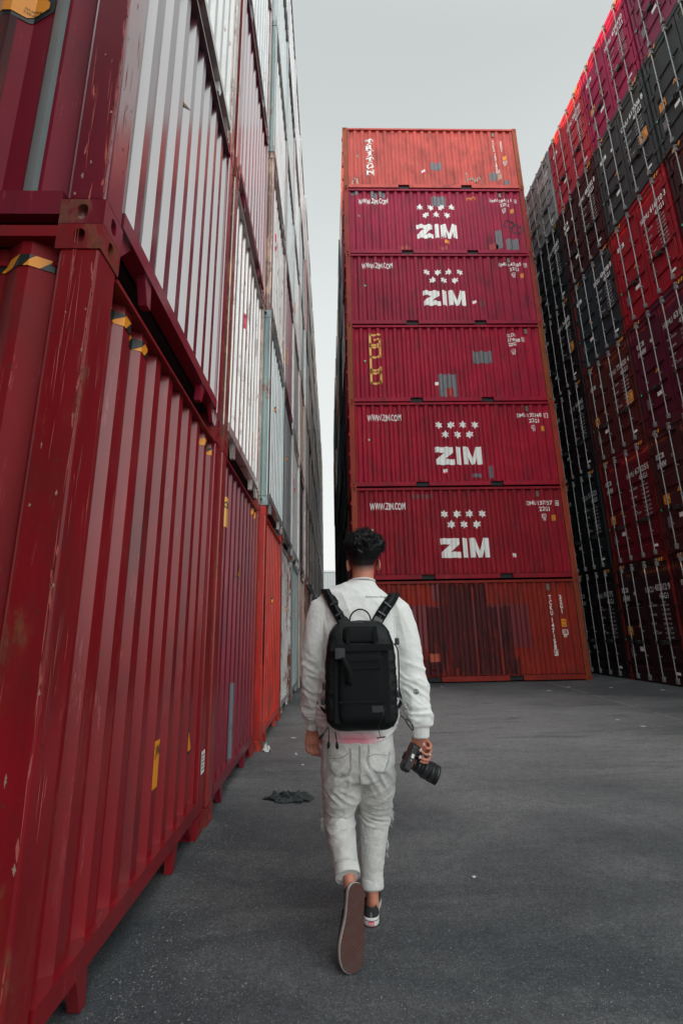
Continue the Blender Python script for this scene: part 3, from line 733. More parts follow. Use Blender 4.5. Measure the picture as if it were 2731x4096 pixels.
# TRITON
o = CEN[6]
f = Flat(); z = 2.14
for ch in 'TRITON':
    v, fc, wd = text2d(ch, .035); hh = .215; ww = .25 if ch != 'I' else .095; x = .92
    n0 = len(f.v); f.v += [(x-ww/2+a*ww/wd, z-hh+b*hh) for a, b in v]; f.f += [tuple(i+n0 for i in q) for q in fc]
    if ch in 'TI': f.rect(x-.085, z-hh-.012, x+.085, z-hh+.022)
    if ch == 'I': f.rect(x-.085, z-.030, x+.085, z+.006)
    if ch == 'T': f.rect(x-.135, z-.07, x-.095, z+.006); f.rect(x+.095, z-.07, x+.135, z+.006)
    if ch in 'RN': f.rect(x-.14, z-hh-.012, x-.03, z-hh+.020); f.rect(x+.05, z-hh-.012, x+.14, z-hh+.020); f.rect(x-.14, z-.028, x-.06, z+.006)
    if ch == 'N': f.rect(x+.05, z-.028, x+.14, z+.006)
    z -= .262
f.lay('company_name', M['white'], o, PROF_C)
f = Flat(); f.text('TCKU', 5.22, 2.15, .105, .065, .02, vertical=True); f.text('157185', 5.245, 1.60, .105, .06, .02, vertical=True); f.text('2', 5.27, .83, .08, .06, .02, vertical=True)
f.stroke([(5.22, .73), (5.32, .73), (5.32, .85), (5.22, .85), (5.22, .73)], .014); f.lay('container_number', M['white'], o, PROF_C); f = Flat(); f.text('22G1', 5.49, 2.13, .10, .065, .02, vertical=True)
f.lay('size_code', M['white'], o, PROF_C); f = Flat(); icbox(f, 5.50, 1.13, .10); f.text('87', 5.52, 1.05, .06, .07, .02); f.lay('container_number', M['white'], o, PROF_C)
Flat().rect(5.50, 1.28, 5.61, 1.45).lay('height_sticker', M['orange'], o, PROF_C)
patch(o, 2.97, .81, 3.36, 1.13, M['greypatch']); patch(o, 4.96, .38, 5.22, .72, M['greypatch']); patch(o, 5.25, .45, 5.36, .68, M['beige']); patch(o, 5.40, .22, 5.60, .42, M['greypatch'])
f = Flat(); f.stroke([(4.16, .30), (4.16, .48), (4.12, .62), (4.20, .72)], .045); f.stroke([(4.16, .42), (4.26, .48), (4.32, .36), (4.42, .52), (4.48, .32), (4.56, .50), (4.64, .42), (4.66, .30)], .055)
f.lay('white_scrawl', M['beige'], o, PROF_C); f = Flat(); f.stroke([(.30, .22), (.34, .42), (.44, .46), (.48, .22)], .06); f.lay('white_scrawl', M['beige'], o, PROF_C)
# bottom orange-red container with repairs
o = CEN[0]
patch(o, 1.30, .83, 4.62, 1.95, M['crimson'], .003); rs_ = random.Random(77); f = Flat()
xx = 1.80
while xx < 4.25:      # heat-scorched streaks, ragged at top and bottom
    wq = rs_.uniform(.02, .07); mid = 2.25 < xx < 3.5
    zt = rs_.uniform(2.47, 2.50) if mid else rs_.uniform(1.87, 1.92) if 1.92 < xx < 4.1 else rs_.uniform(.5, .7)
    zb = .19 if rs_.random() < .9 else rs_.uniform(.22, .4)
    if rs_.random() < .97: f.rect(xx, zb, xx+wq, zt)
    xx += wq*1.0
f.lay('scorched_patch', M['rustpatch'], o, PROF_C, .006); patch(o, 1.93, .52, 2.20, .72, M['orangepatch'], .009); patch(o, 2.10, 2.05, 2.30, 2.50, M['crimson'], .002); patch(o, 3.42, 1.95, 3.50, 2.50, M['crimson'], .0045)
f = Flat(); f.text('TCKU', 5.25, 2.17, .115, .070, .02, vertical=True); f.text('147158', 5.24, 1.58, .115, .068, .02, vertical=True); f.text('3', 5.235, .74, .10, .07, .02, vertical=True)
f.stroke([(5.185, .62), (5.285, .62), (5.285, .765), (5.185, .765), (5.185, .62)], .014); f.text('22G1', 5.53, 2.17, .105, .068, .02, vertical=True)
icbox(f, 5.485, 1.15, .11); f.text('87', 5.50, 1.07, .07, .08, .02); f.lay('container_number', M['white'], o, PROF_C)
Flat().rect(5.48, 1.34, 5.59, 1.54).lay('height_sticker', M['orange'], o, PROF_C)
f = Flat(); f.text('2.6m', 5.49, 1.46, .05, .09, .01); f.text('8\'6"', 5.50, 1.37, .05, .08, .01); f.lay('height_text', M['black'], o, PROF_C, .007)

# the stacks behind, of which the alley shows only the left ends
kb = kit_side(lite=True); index_children(kb)
NB = 11
for k in range(NB):
    for t in range(7):
        r = random.Random(900+k*13+t)
        o = take(kb); c, wd = r.choice([(BLK, 'black'), (NAV, 'navy'), (BLK, 'black'), (DGR, 'dark grey'), (NAV, 'navy')])
        if t >= 4 and r.random() < .35: c, wd = r.choice([(ORG, 'orange'), (WHT, 'white'), (GRY, 'grey')])
        o.location = (X0-.02-.016*k+r.uniform(-.03, .02), Y0+2.36+k*2.36, t*HC)
        paint(o, c, r.uniform(.2, .5), None, .6)
        tag(o, f'{wd} container end, {ORD[k]} stack behind middle block, {TIER[t]}', 'shipping container', 'stacked containers of the middle block')

# ------------------------------------------------------------------ right row, door ends
kd = kit_door(); index_children(kd)
PNK = (.36, .008, .070); SAL = (.46, .028, .050); RDD = (.30, .006, .016); DKG = (.042, .050, .052)
RG = {  # column -> bottom..top (colour, rust, word, code, number)
 -1: [(MAR, .2, 'maroon'), (MAR, .2, 'maroon'), (MARD, .1, 'dark'), (MAR, .1, 'maroon'), (DKG, .1, 'dark grey'), (PNK, .1, 'pink')],
 0: [(MAR, .2, 'dark maroon'), (MAR, .2, 'brown-maroon'), (MAR, .1, 'dark crimson'), (MAR, .1, 'maroon'), (DKG, .1, 'charcoal grey'), ((.25, .03, .08), .1, 'pink and grey')],
 1: [(MAR, .25, 'dark maroon', 'HMMU', '603115'), ((.055, .010, .012), .25, 'brown-maroon', 'KOCU', '492205'), ((.085, .006, .022), .15, 'dark crimson', 'HMMU', '631172'), (RDD, .12, 'bright red', 'HMMU', '616710 3'), (DKG, .15, 'dark grey', 'CAIU', '617006 8'), (PNK, .10, 'pink-crimson', 'HDMU', '629430')],
 2: [((.026, .006, .009), .3, 'dark maroon', 'KOCU', '482812 9'), ((.12, .005, .011), .25, 'deep red', 'HDMU', '678255 :'), ((.075, .014, .012), .3, 'rust-maroon', 'TCNU', '731420 4'), ((.020, .032, .040), .15, 'navy-grey', 'SEGU', '434708 8'), (MAR, .25, 'maroon', 'HDMU', '483832 8'), (SAL, .35, 'salmon-red', 'HDMU', '560750')],
 3: [(MARD, .25, 'blackish maroon', 'HDMU', '884775'), (BLK, .2, 'black', 'TCLU', '516221'), (MARD, .2, 'blackish', 'UETU', '480845'), (MARD, .3, 'very dark maroon', 'CAAU', '768892'), (BLK, .2, 'black', 'GESU', '680601'), (GRY, .2, 'grey', 'SEGU', '452260')],
}
XR = 7.6725
RIGHT = {}
def door_marks(o, c, t, row, k):
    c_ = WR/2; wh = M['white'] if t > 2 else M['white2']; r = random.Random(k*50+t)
    if len(row) > 3:
        f = Flat(); f.text(row[3], c_+.09, 2.10, .14, .30, .02); f.text(row[4].replace(':', ''), c_+.44, 2.12, .15, .44 if len(row[4]) < 8 else .53, .025)
        f.text('45G1', c_+.55, 1.925, .135, .31, .02)
        f.lay('container_number', wh, o, None, .005, .012); f = Flat()
        for i, (a, b) in enumerate((('MAX GROSS', '32.500 KGS'), ('', '71.650 LBS'), ('TARE', '3.850 KGS'), ('', '8.490 LBS'), ('NET', '28.650 KGS'), ('', '63.160 LBS'), ('CU.CAP', '76.4 CU.M'), ('', '2.698 CU.FT'))):
            z = 1.76-i*.105
            if a: f.text(a, c_+.12, z, .05, min(.30, .06*len(a)), .008)
            f.text(b, c_+.55, z, .045, .27, .008)
        f.lay('weight_panel', M['white2'], o, None, .005, .012)
        f = Flat(); f.rect(.20, 2.17, .47, 2.29).lay('flag_logo', wh, o, None, .004, .012)
        if row[3] in ('HMMU', 'KOCU', 'HDMU') and t in (0, 1, 2, 4):
            f = Flat(); f.text('HMM', .20, 1.96, .13, .30, .05, .2); f.lay('company_name', wh, o, None, .005, .012)
        f = Flat(); f.text('HMM', .25, 2.195, .07, .17, .04, .2) if row[3] in ('HMMU', 'KOCU', 'HDMU') else f.text('SEA', .25, 2.195, .07, .17, .02)
        f.lay('logo_text', M['black'], o, None, .008, .012)
        Flat().disc(.72, 2.12, .05).lay('round_label', M['greypatch'] if t % 2 else wh, o, None, .004, .012)
    triangle(o, None, .72, 1.28, .16, .012)
    if r.random() < .6: caution(o, None, .20, 1.10, .20, .22, 'CAUTION', .012)
    if (k, t) in ((1, 4), (2, 2), (3, 3)): caution(o, None, c_+.60, 1.05, .28, .30, 'CAUTION', .012)
    Flat().rect(.20, .55, .36, .80).lay('approval_plate', M['greypatch'], o, None, .006, .012)
    Flat().rect(.58, .72, .74, .82).lay('label', M['white'], o, None, .005, .012)
    Flat().rect(WR-.42, .24, WR-.26, .30).lay('label', M['white'], o, None, .005, .012)
    Flat().disc(.09, 1.0, .024).lay('green_dot', M['green'], o, None, .006, -.012)
    for xa, xb in ((.19, .45), (WR-.45, WR-.19)):
        a = Flat(); b = Flat()
        for q in range(6):
            x = xa+(xb-xa)*q/6; (a if q % 2 else b).poly([(x, HR-.118), (x+.043, HR-.118), (x+.075, HR-.030), (x+.032, HR-.030)])
        a.lay('hazard_stripe', M['orange'], o, None, .004, .004); b.lay('hazard_stripe', M['black'], o, None, .0042, .004)
for k in range(-2, 8):
    for t in range(6):
        r = random.Random(300+k*17+t)
        if k in RG: row = RG[k][t]
        elif k < 0: row = RG[-1][t]
        else: row = (r.choice([BLK, NAV, MARD, DGR]) if t < 5 else r.choice([GRY, MAR, DGR]), .3, 'dark')
        if k > 3 and t == 5: row = r.choice([(GRY, .3, 'grey'), (DGR, .3, 'dark grey'), (RDD, .3, 'red')])
        o = take(kd); oy = r.uniform(-.012, .012)
        o.location = (XR+r.uniform(-.02, .02)+(.0 if k != 3 else .03), 12.7487-2.179*(2-k-0)+0+oy, t*HR) if False else (XR+r.uniform(-.02, .02), 12.7487-2.179*(2-k)+oy, t*HR)
        o.rotation_euler = (0, 0, -pi/2)
        pc = None
        if k == 2 and t in (0, 1, 3): pc = (.16, .014, .010)
        paint(o, row[0], row[1], pc, row[1]+.12)
        names = {-1: 'last visible stack at the near end', 0: 'second nearest visible stack', 1: 'near stack beside the HMM and CAIU doors'}
        tag(o, f'{row[2]} container doors, {ORD[k+2]} stack of right row, {TIER[t]}', 'shipping container', 'stacked containers of the right row')
        if 0 <= k <= 4: door_marks(o, None, t, row, k)
        RIGHT[k, t] = o


# unseen stacks added behind the viewer to block light and reflections
for k in range(4):
    for t in range(5):
        o = take(kfl); r = random.Random(k*9+t); o.location = (-.60, -.9-2.17*(k+1), t*HL); o.rotation_euler = (0, 0, pi/2)
        c, wd = r.choice([(CRIM, 'crimson'), (NAV, 'navy'), (MAR, 'maroon'), (DGR, 'dark grey')]); paint(o, c, .3)
        tag(o, f'{wd} unseen light-blocking container, {ORD[k]} stack back on the left, {TIER[t]}', 'shipping container', 'light-blocking containers added behind the viewer')
# ------------------------------------------------------------------ ground
def ground_mat():
    m, t, b = mat('worn_asphalt', .8)
    geo = nd(t, 'ShaderNodeNewGeometry'); P = geo.outputs['Position']
    def noi(s, d=4.0, sc=(1, 1, 1), r=.55, dist=0.0):
        mp = nd(t, 'ShaderNodeMapping'); mp.inputs['Scale'].default_value = sc; t.links.new(P, mp.inputs[0])
        n = nd(t, 'ShaderNodeTexNoise', i_Scale=s, i_Detail=d, i_Roughness=r, i_Distortion=dist); t.links.new(mp.outputs[0], n.inputs['Vector']); return n.outputs['Fac']
    big = noi(.30, 4.0); mid = noi(1.1, 5.0, (.5, 1.3, 1), .6, .6); fine = noi(55, 4.0, r=.7); grit = noi(190, 3.0, r=.8); blot = noi(14, 5.0, r=.7)
    c = mixc(t, ramp(t, big, .3, .7), (.040, .049, .056), (.068, .077, .084))
    c = mixc(t, mth(t, 'MULTIPLY', ramp(t, mid, .46, .74), .5), c, (.24, .235, .23))
    c = mixc(t, mth(t, 'MULTIPLY', ramp(t, mid, .48, .30), .35), c, (.050, .057, .064))
    # mid-field brightness of the ground, painted into the asphalt as a pale patch
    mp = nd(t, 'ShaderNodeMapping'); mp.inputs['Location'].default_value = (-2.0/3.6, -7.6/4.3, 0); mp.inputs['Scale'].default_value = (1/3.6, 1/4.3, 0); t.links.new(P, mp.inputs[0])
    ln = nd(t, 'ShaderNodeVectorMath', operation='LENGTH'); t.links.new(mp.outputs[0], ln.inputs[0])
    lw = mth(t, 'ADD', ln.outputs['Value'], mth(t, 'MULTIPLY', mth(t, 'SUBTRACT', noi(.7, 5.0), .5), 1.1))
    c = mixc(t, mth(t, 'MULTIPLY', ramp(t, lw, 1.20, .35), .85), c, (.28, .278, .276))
    streak = noi(2.6, 6.0, (.35, 1.6, 1), .68, .8); c = mixc(t, mth(t, 'MULTIPLY', ramp(t, streak, .52, .72), .65), c, (.055, .060, .066))
    vc = nd(t, 'ShaderNodeTexVoronoi', feature='DISTANCE_TO_EDGE', i_Scale=.55); wp = nd(t, 'ShaderNodeVectorMath', operation='ADD')
    wn = nd(t, 'ShaderNodeTexNoise', i_Scale=3.0, i_Detail=6.0); t.links.new(P, wn.inputs['Vector']); ws = nd(t, 'ShaderNodeVectorMath', operation='SCALE'); ws.inputs['Scale'].default_value = .5
    t.links.new(wn.outputs['Color'], ws.inputs[0]); t.links.new(P, wp.inputs[0]); t.links.new(ws.outputs[0], wp.inputs[1]); t.links.new(wp.outputs[0], vc.inputs['Vector'])
    crk = mth(t, 'MULTIPLY', ramp(t, vc.outputs['Distance'], .0065, .0025), ramp(t, noi(.8, 2.0), .50, .56))
    c = mixc(t, mth(t, 'MULTIPLY', crk, .12), c, (.022, .024, .026))
    c = mixc(t, 1.0, c, ramp(t, fine, .25, .75, (.50, .51, .52, 1), (1.50, 1.48, 1.47, 1)), 'MULTIPLY')
    c = mixc(t, 1.0, c, ramp(t, blot, .35, .7, (.78, .78, .79, 1), (1.16, 1.15, 1.15, 1)), 'MULTIPLY')
    def chips(scale, lo, size):
        v = nd(t, 'ShaderNodeTexVoronoi', i_Scale=scale); t.links.new(P, v.inputs['Vector'])
        sp = nd(t, 'ShaderNodeSeparateColor'); t.links.new(v.outputs['Color'], sp.inputs[0])
        return mth(t, 'MULTIPLY', ramp(t, v.outputs['Distance'], size, size-.08), mth(t, 'GREATER_THAN', sp.outputs[0], lo))
    st = mth(t, 'MAXIMUM', chips(260.0, .84, .40), chips(110.0, .95, .30))
    c = mixc(t, mth(t, 'MULTIPLY', st, .55), c, (.50, .49, .475))
    sd = mth(t, 'MAXIMUM', chips(240.0, .80, .42), chips(90.0, .94, .34))
    c = mixc(t, mth(t, 'MULTIPLY', sd, .75), c, (.035, .039, .042))
    t.links.new(c, b.inputs['Base Color'])
    t.links.new(ramp(t, mid, .3, .7, (.62, .62, .62, 1), (.9, .9, .9, 1)), b.inputs['Roughness'])
    bp = nd(t, 'ShaderNodeBump', i_Strength=.85, i_Distance=.006)
    h = mth(t, 'ADD', mth(t, 'MULTIPLY', fine, .8), mth(t, 'MULTIPLY', grit, .5)); h = mth(t, 'ADD', h, mth(t, 'MULTIPLY', st, .35)); h = mth(t, 'SUBTRACT', h, mth(t, 'MULTIPLY', sd, .6))
    t.links.new(h, bp.inputs['Height']); t.links.new(bp.outputs[0], b.inputs['Normal'])
    return m
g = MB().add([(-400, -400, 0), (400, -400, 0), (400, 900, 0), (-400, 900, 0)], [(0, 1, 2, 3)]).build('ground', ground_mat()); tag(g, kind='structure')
M['paintline'] = worn('worn_road_paint', (.30, .31, .31), .50, .8)
f = MB(); r = random.Random(3); p0, p1 = Vector((3.35, 12.55)), Vector((5.35, 3.0)); n = 90
A_, B_ = Vector((5.37, 12.42)), Vector((4.90, 6.6))
for i in range(n):
    if r.random() < .22: continue
    a = A_.lerp(B_, i/n); b_ = A_.lerp(B_, (i+.9)/n); wd = .014*r.uniform(.6, 1.2)
    f.add([(a.x-wd, a.y, .004), (a.x+wd, a.y, .004), (b_.x+wd, b_.y, .004), (b_.x-wd, b_.y, .004)], [(0, 1, 2, 3)])
tag(f.build('painted_line', M['paintline']), kind='structure')

# ------------------------------------------------------------------ litter on the ground
def crumple(name, m, loc, sx, sy, h, seed, label, cat, n=26, group=None, wrinkle=1.0, rot=0.0):
    vs = []; fs = []; rr = random.Random(seed)
    for j in range(n+1):
        for i in range(n+1):
            u, v = i/n*2-1, j/n*2-1; e = 1-max(abs(u), abs(v))**2
            q = Vector((u*2.1+seed, v*2.6, seed*1.7))
            edge = 1+.28*noise.noise(Vector((u*1.7, v*1.7, seed+9)))
            z = abs(noise.noise(q*wrinkle))*.9+abs(noise.noise(q*2.7*wrinkle))*.45
            z = h*(z*e+.02*e)
            vs.append((u*sx*edge+noise.noise(q*2)*sx*.12, v*sy*edge+noise.noise(q*2+Vector((5, 0, 0)))*sy*.2, .004+max(0, z)))
    for j in range(n):
        for i in range(n):
            a = j*(n+1)+i
            u, v = (i+.5)/n*2-1, (j+.5)/n*2-1
            if u*u+v*v > .92+.25*noise.noise(Vector((u*3, v*3, seed))): continue
            fs.append((a, a+1, a+n+2, a+n+1))
    o = MB().add(vs, fs).build(name, m, None, True); sm = o.modifiers.new('thickness', 'SOLIDIFY'); sm.thickness = .002; sm.offset = 1
    o.location = loc; o.rotation_euler = (0, 0, rot); tag(o, label, cat, group); return o
M['rag'] = simple('dirty_black_cloth', (.035, .040, .042), .9, 0, .5, 60, .6)
M['paper'] = simple('crumpled_paper', (.55, .54, .52), .8, 0, .2, 40)
crumple('discarded_cloth', M['rag'], (-.355, 4.29, 0), .20, .10, .095, 3, 'torn black cloth lying on the asphalt between the red containers and the walking man', 'cloth', 36, wrinkle=1.3, rot=-.25)
crumple('paper_scrap', M['paper'], (-.745, 5.93, 0), .055, .06, .10, 11, 'crumpled white paper against the foot of the second stack on the left', 'paper scrap', 14)
lit = [(4.66, 10.75, .05, .03), (5.37, 11.35, .06, .03), (6.2, 11.1, .05, .03), (6.95, 10.5, .05, .03), (5.3, 7.1, .07, .035), (4.1, 7.3, .04, .02), (4.15, 6.8, .03, .03), (-.40, 5.75, .06, .012), (-.50, 6.6, .05, .02), (.75, 2.95, .012, .009), (-.30, 5.3, .014, .014), (2.6, 11.9, .06, .02)]
words = ['by the third pale mark of the painted line', 'near the base of the middle block corner', 'in front of the right row doors', 'at the foot of the rightmost doors', 'largest, alone on the asphalt at right', 'small, left of the largest scrap', 'small, just nearer than its neighbour scrap', 'flat strip beside the orange-red container', 'beside the third left stack', 'tiny chip right of the man\'s shoes', 'pebble-sized, beyond the black cloth', 'under the orange-red container edge']
for i, (x, y, a, b_) in enumerate(lit):
    crumple('paper_scrap', M['paper'], (x, y, 0), a, b_, .012, 20+i, 'pale paper scrap '+words[i], 'paper scrap', 6, 'scraps of paper on the asphalt', rot=i*.7)
# loose grit, one mass
rs = random.Random(5); gm = MB()
def pebble(mb, x, y, s):
    a = rs.random()*6; k = 5
    vs = [(x+cos(a+2*pi*i/k)*s*rs.uniform(.7, 1.2), y+sin(a+2*pi*i/k)*s*rs.uniform(.7, 1.2), .0005) for i in range(k)]+[(x+rs.uniform(-.3, .3)*s, y+rs.uniform(-.3, .3)*s, s*rs.uniform(.5, .9))]
    mb.add(vs, [(i, (i+1) % k, k) for i in range(k)])
for i in range(5200):
    y = 1.2+rs.random()**1.6*10; x = rs.uniform(-.85, 6.5) if rs.random() < .75 else -.88+abs(rs.gauss(0, .25))
    pebble(gm, x, y, rs.uniform(.0015, .0048)*(1+.05*y))
M['grit'] = simple('loose_grit', (.17, .17, .17), .85, 0, .75, 300)
tag(gm.build('grit', M['grit']), kind='stuff', label='fine loose grit scattered over the worn grey asphalt', cat='grit')

# ------------------------------------------------------------------ far building closing the alley
BY = 72.0
b_ = empty('warehouse', (-.6, BY, 0)); tag(b_, 'pale grey corrugated warehouse seen at the end of the alley', 'warehouse')
M['siding'] = simple('pale_metal_siding', (.50, .51, .51), .55, 0, .08, 2)
M['siding2'] = simple('pale_trim', (.60, .61, .61), .6, 0, .08, 2)
pw = Prof(-30, 30, 150, 0, .10, .5, .1); mm = MB(); pw.wall(mm, 7.3, 10.2); mm.box(-30, 30, .12, 14, 7.3, 10.2); mm.build('upper_wall', M['siding'], b_)
MB().box(-30, 30, .05, 14, 0, 7.05).build('lower_wall', M['siding2'], b_)
MB().box(-30.1, 30.1, -.03, 14, 7.051, 7.299).build('canopy_trim', M['siding2'], b_)
MB().box(-30.1, 30.1, -.06, 14.1, 10.201, 10.45).build('roof_edge', M['siding2'], b_)
# ------------------------------------------------------------------ the walking man
from mathutils.bvhtree import BVHTree
def fabric(name, col, col2, rough=.9, weave=900, bump=.25, big=5, hem_glow=None):
    m, t, b = mat(name, rough, 0, .25)
    tc = nd(t, 'ShaderNodeTexCoord'); O = tc.outputs['Object']
    n1 = nd(t, 'ShaderNodeTexNoise', i_Scale=float(big), i_Detail=5.0, i_Roughness=.6); t.links.new(O, n1.inputs['Vector'])
    n2 = nd(t, 'ShaderNodeTexNoise', i_Scale=float(weave), i_Detail=2.0); t.links.new(O, n2.inputs['Vector'])
    c = mixc(t, ramp(t, n1.outputs['Fac'], .3, .7), col, col2)
    c = mixc(t, 1.0, c, ramp(t, n2.outputs['Fac'], .3, .7, (.90, .90, .90, 1), (1.06, 1.06, 1.06, 1)), 'MULTIPLY')
    if hem_glow:
        ctr, rad, sc = hem_glow
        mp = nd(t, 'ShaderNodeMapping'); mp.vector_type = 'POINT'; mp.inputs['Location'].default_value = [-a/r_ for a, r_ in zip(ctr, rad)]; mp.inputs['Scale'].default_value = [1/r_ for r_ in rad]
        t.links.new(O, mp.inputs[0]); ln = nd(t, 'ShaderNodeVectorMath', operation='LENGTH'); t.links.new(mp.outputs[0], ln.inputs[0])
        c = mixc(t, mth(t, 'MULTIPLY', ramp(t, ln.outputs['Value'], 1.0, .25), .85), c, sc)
    t.links.new(c, b.inputs['Base Color'])
    b.inputs['Sheen Weight'].default_value = .25
    n4 = nd(t, 'ShaderNodeTexNoise', i_Scale=38.0, i_Detail=6.0, i_Roughness=.7, i_Distortion=.8); t.links.new(O, n4.inputs['Vector'])
    hh = mth(t, 'ADD', mth(t, 'MULTIPLY', n4.outputs['Fac'], 3.2), n2.outputs['Fac'])
    bp = nd(t, 'ShaderNodeBump', i_Strength=bump*1.6, i_Distance=.0018); t.links.new(hh, bp.inputs['Height']); t.links.new(bp.outputs[0], b.inputs['Normal'])
    return m
def loft(mb, path, n=28, ref=(1, 0, 0), cap=.5):
    """closed tube: path entries are (centre, half width along ref, half width across ref)"""
    P = [Vector(p[0]) for p in path]; ref = Vector(ref); rings = []
    def ring(c, d, a, b):
        u = (ref-d*ref.dot(d)); u = u.normalized() if u.length > 1e-5 else d.orthogonal().normalized(); v = d.cross(u)
        return [c+u*cos(2*pi*k/n)*a+v*sin(2*pi*k/n)*b for k in range(n)]
    for i, (c, a, b) in enumerate(path):
        d = (P[min(i+1, len(P)-1)]-P[max(i-1, 0)]).normalized()
        if i == 0 and cap: rings.append(ring(P[0]-d*min(a, b)*cap, d, a*.55, b*.55))
        rings.append(ring(P[i], d, a, b))
        if i == len(P)-1 and cap: rings.append(ring(P[i]+d*min(a, b)*cap, d, a*.55, b*.55))
    vs = [q for r_ in rings for q in r_]; fs = []
    for i in range(len(rings)-1):
        for k in range(n): fs.append((i*n+k, i*n+(k+1) % n, (i+1)*n+(k+1) % n, (i+1)*n+k))
    fs += [tuple(range(n))[::-1], tuple(range((len(rings)-1)*n, len(rings)*n))]
    mb.add(vs, fs); return mb
def ball(mb, c, r, n=20, rot=None):
    c = Vector(c); r = Vector(r); vs = []; fs = []
    R_ = Matrix.Rotation(rot[0], 3, rot[1]) if rot else Matrix.Identity(3)
    for j in range(1, n):
        for k in range(n):
            th, ph = pi*j/n, 2*pi*k/n
            vs.append(c+R_@Vector((r.x*sin(th)*cos(ph), r.y*sin(th)*sin(ph), r.z*cos(th))))
    t_ = len(vs); vs += [c+R_@Vector((0, 0, r.z)), c+R_@Vector((0, 0, -r.z))]
    for j in range(n-2):
        for k in range(n): fs.append((j*n+k, (j+1)*n+k, (j+1)*n+(k+1) % n, j*n+(k+1) % n))
    for k in range(n): fs += [(t_, k, (k+1) % n), (t_+1, (n-2)*n+(k+1) % n, (n-2)*n+k)]
    mb.add(vs, fs); return mb
def organic(name, mb, voxel, smooth, m, parent, shift, disp=None, post=0, keep_shift=True):
    me = mb.mesh(name); o = bpy.data.objects.new(name, me); COL.objects.link(o)
    rm = o.modifiers.new('r', 'REMESH'); rm.mode = 'VOXEL'; rm.voxel_size = voxel
    if smooth: sm = o.modifiers.new('s', 'SMOOTH'); sm.iterations = smooth; sm.factor = .5
    bpy.context.view_layer.update(); dg = bpy.context.evaluated_depsgraph_get()
    me2 = bpy.data.meshes.new_from_object(o.evaluated_get(dg)); bpy.data.objects.remove(o); bpy.data.meshes.remove(me)
    if disp:
        nor = [v.normal.copy() for v in me2.vertices]; cos_ = [v.co.copy() for v in me2.vertices]
        for v, nn, c in zip(me2.vertices, nor, cos_): v.co = c+nn*disp(c, nn)
    if post:
        bm = bmesh.new(); bm.from_mesh(me2)
        for _ in range(post): bmesh.ops.smooth_vert(bm, verts=bm.verts, factor=.5, use_axis_x=True, use_axis_y=True, use_axis_z=True)
        bm.to_mesh(me2); bm.free()
    tree = BVHTree.FromPolygons([v.co.copy() for v in me2.vertices], [tuple(p.vertices) for p in me2.polygons])
    me2.name = name
    for v in me2.vertices: v.co -= shift
    me2.materials.clear()
    return obj(name, me2, m, parent, True), tree
R0 = Vector((.15, 2.55, 0))
man = empty('person', R0); tag(man, 'person walking away in white sweatshirt, ripped pale jeans and black shoes, wearing a backpack', 'person')
SH = R0
def w_(mb, name, m, parent, smooth=True, shift=None):
    sh = SH if shift is None else shift
    me = mb.mesh(name)
    for v in me.vertices: v.co -= sh
    return obj(name, me, m, parent, smooth)

# skin, with the short clipped hair of nape and temples shown in its colour
m, t, b = mat('skin', .55, 0, .4)
tc = nd(t, 'ShaderNodeTexCoord'); n1 = nd(t, 'ShaderNodeTexNoise', i_Scale=60.0, i_Detail=4.0); t.links.new(tc.outputs['Object'], n1.inputs['Vector'])
c = mixc(t, n1.outputs['Fac'], (.46, .175, .115), (.56, .235, .16))
sp = nd(t, 'ShaderNodeSeparateXYZ'); t.links.new(tc.outputs['Object'], sp.inputs[0])
n3 = nd(t, 'ShaderNodeTexNoise', i_Scale=500.0, i_Detail=2.0); t.links.new(tc.outputs['Object'], n3.inputs['Vector'])
hz = mth(t, 'ADD', sp.outputs['Z'], mth(t, 'MULTIPLY', sp.outputs['Y'], -.35))
hz = mth(t, 'ADD', hz, mth(t, 'MULTIPLY', mth(t, 'SUBTRACT', n3.outputs['Fac'], .5), .03)); hz = mth(t, 'SUBTRACT', hz, 1.0)
hz = mth(t, 'SUBTRACT', hz, mth(t, 'MULTIPLY', mth(t, 'MAXIMUM', mth(t, 'SUBTRACT', sp.outputs['Y'], .07), 0.0), 1.6))
xa = mth(t, 'SUBTRACT', mth(t, 'ABSOLUTE', mth(t, 'SUBTRACT', sp.outputs['X'], .032)), .077); hz = mth(t, 'SUBTRACT', hz, mth(t, 'MULTIPLY', mth(t, 'MAXIMUM', xa, 0.0), 12.0))
c = mixc(t, ramp(t, hz, .600, .640), c, (.018, .013, .012))
t.links.new(c, b.inputs['Base Color']); b.inputs['Subsurface Weight'].default_value = .12; b.inputs['Subsurface Radius'].default_value = (.012, .004, .002); b.inputs['Subsurface Scale'].default_value = 1.0
M['skin'] = m
def fingers(mb, chains, r0=.0086):
    for ch in chains:
        k = len(ch); loft(mb, [(p, r0*(1-.10*i), r0*(1-.10*i)) for i, p in enumerate(ch)], 12, (0, 0, 1) if abs(Vector(ch[-1]).z-Vector(ch[0]).z) < .02 else (1, 0, 0), .8)
bd = MB()
ball(bd, (.182, 2.610, 1.716), (.076, .096, .102)); ball(bd, (.182, 2.660, 1.655), (.057, .058, .066))
loft(bd, [((.172, 2.585, 1.44), .085, .070), ((.175, 2.592, 1.52), .064, .060), ((.178, 2.603, 1.58), .058, .058), ((.181, 2.612, 1.66), .060, .066)])
for sx in (-1, 1):   # ears
    ex = .182+sx*.078; ball(bd, (ex+sx*.006, 2.612, 1.648), (.0075, .022, .034), 14, (radians(sx*22), 'Z')); ball(bd, (ex+sx*.002, 2.622, 1.640), (.012, .014, .022), 12)
ball(bd, (.182, 2.722, 1.662), (.013, .022, .024), 12); ball(bd, (.182, 2.734, 1.652), (.016, .013, .010), 12)
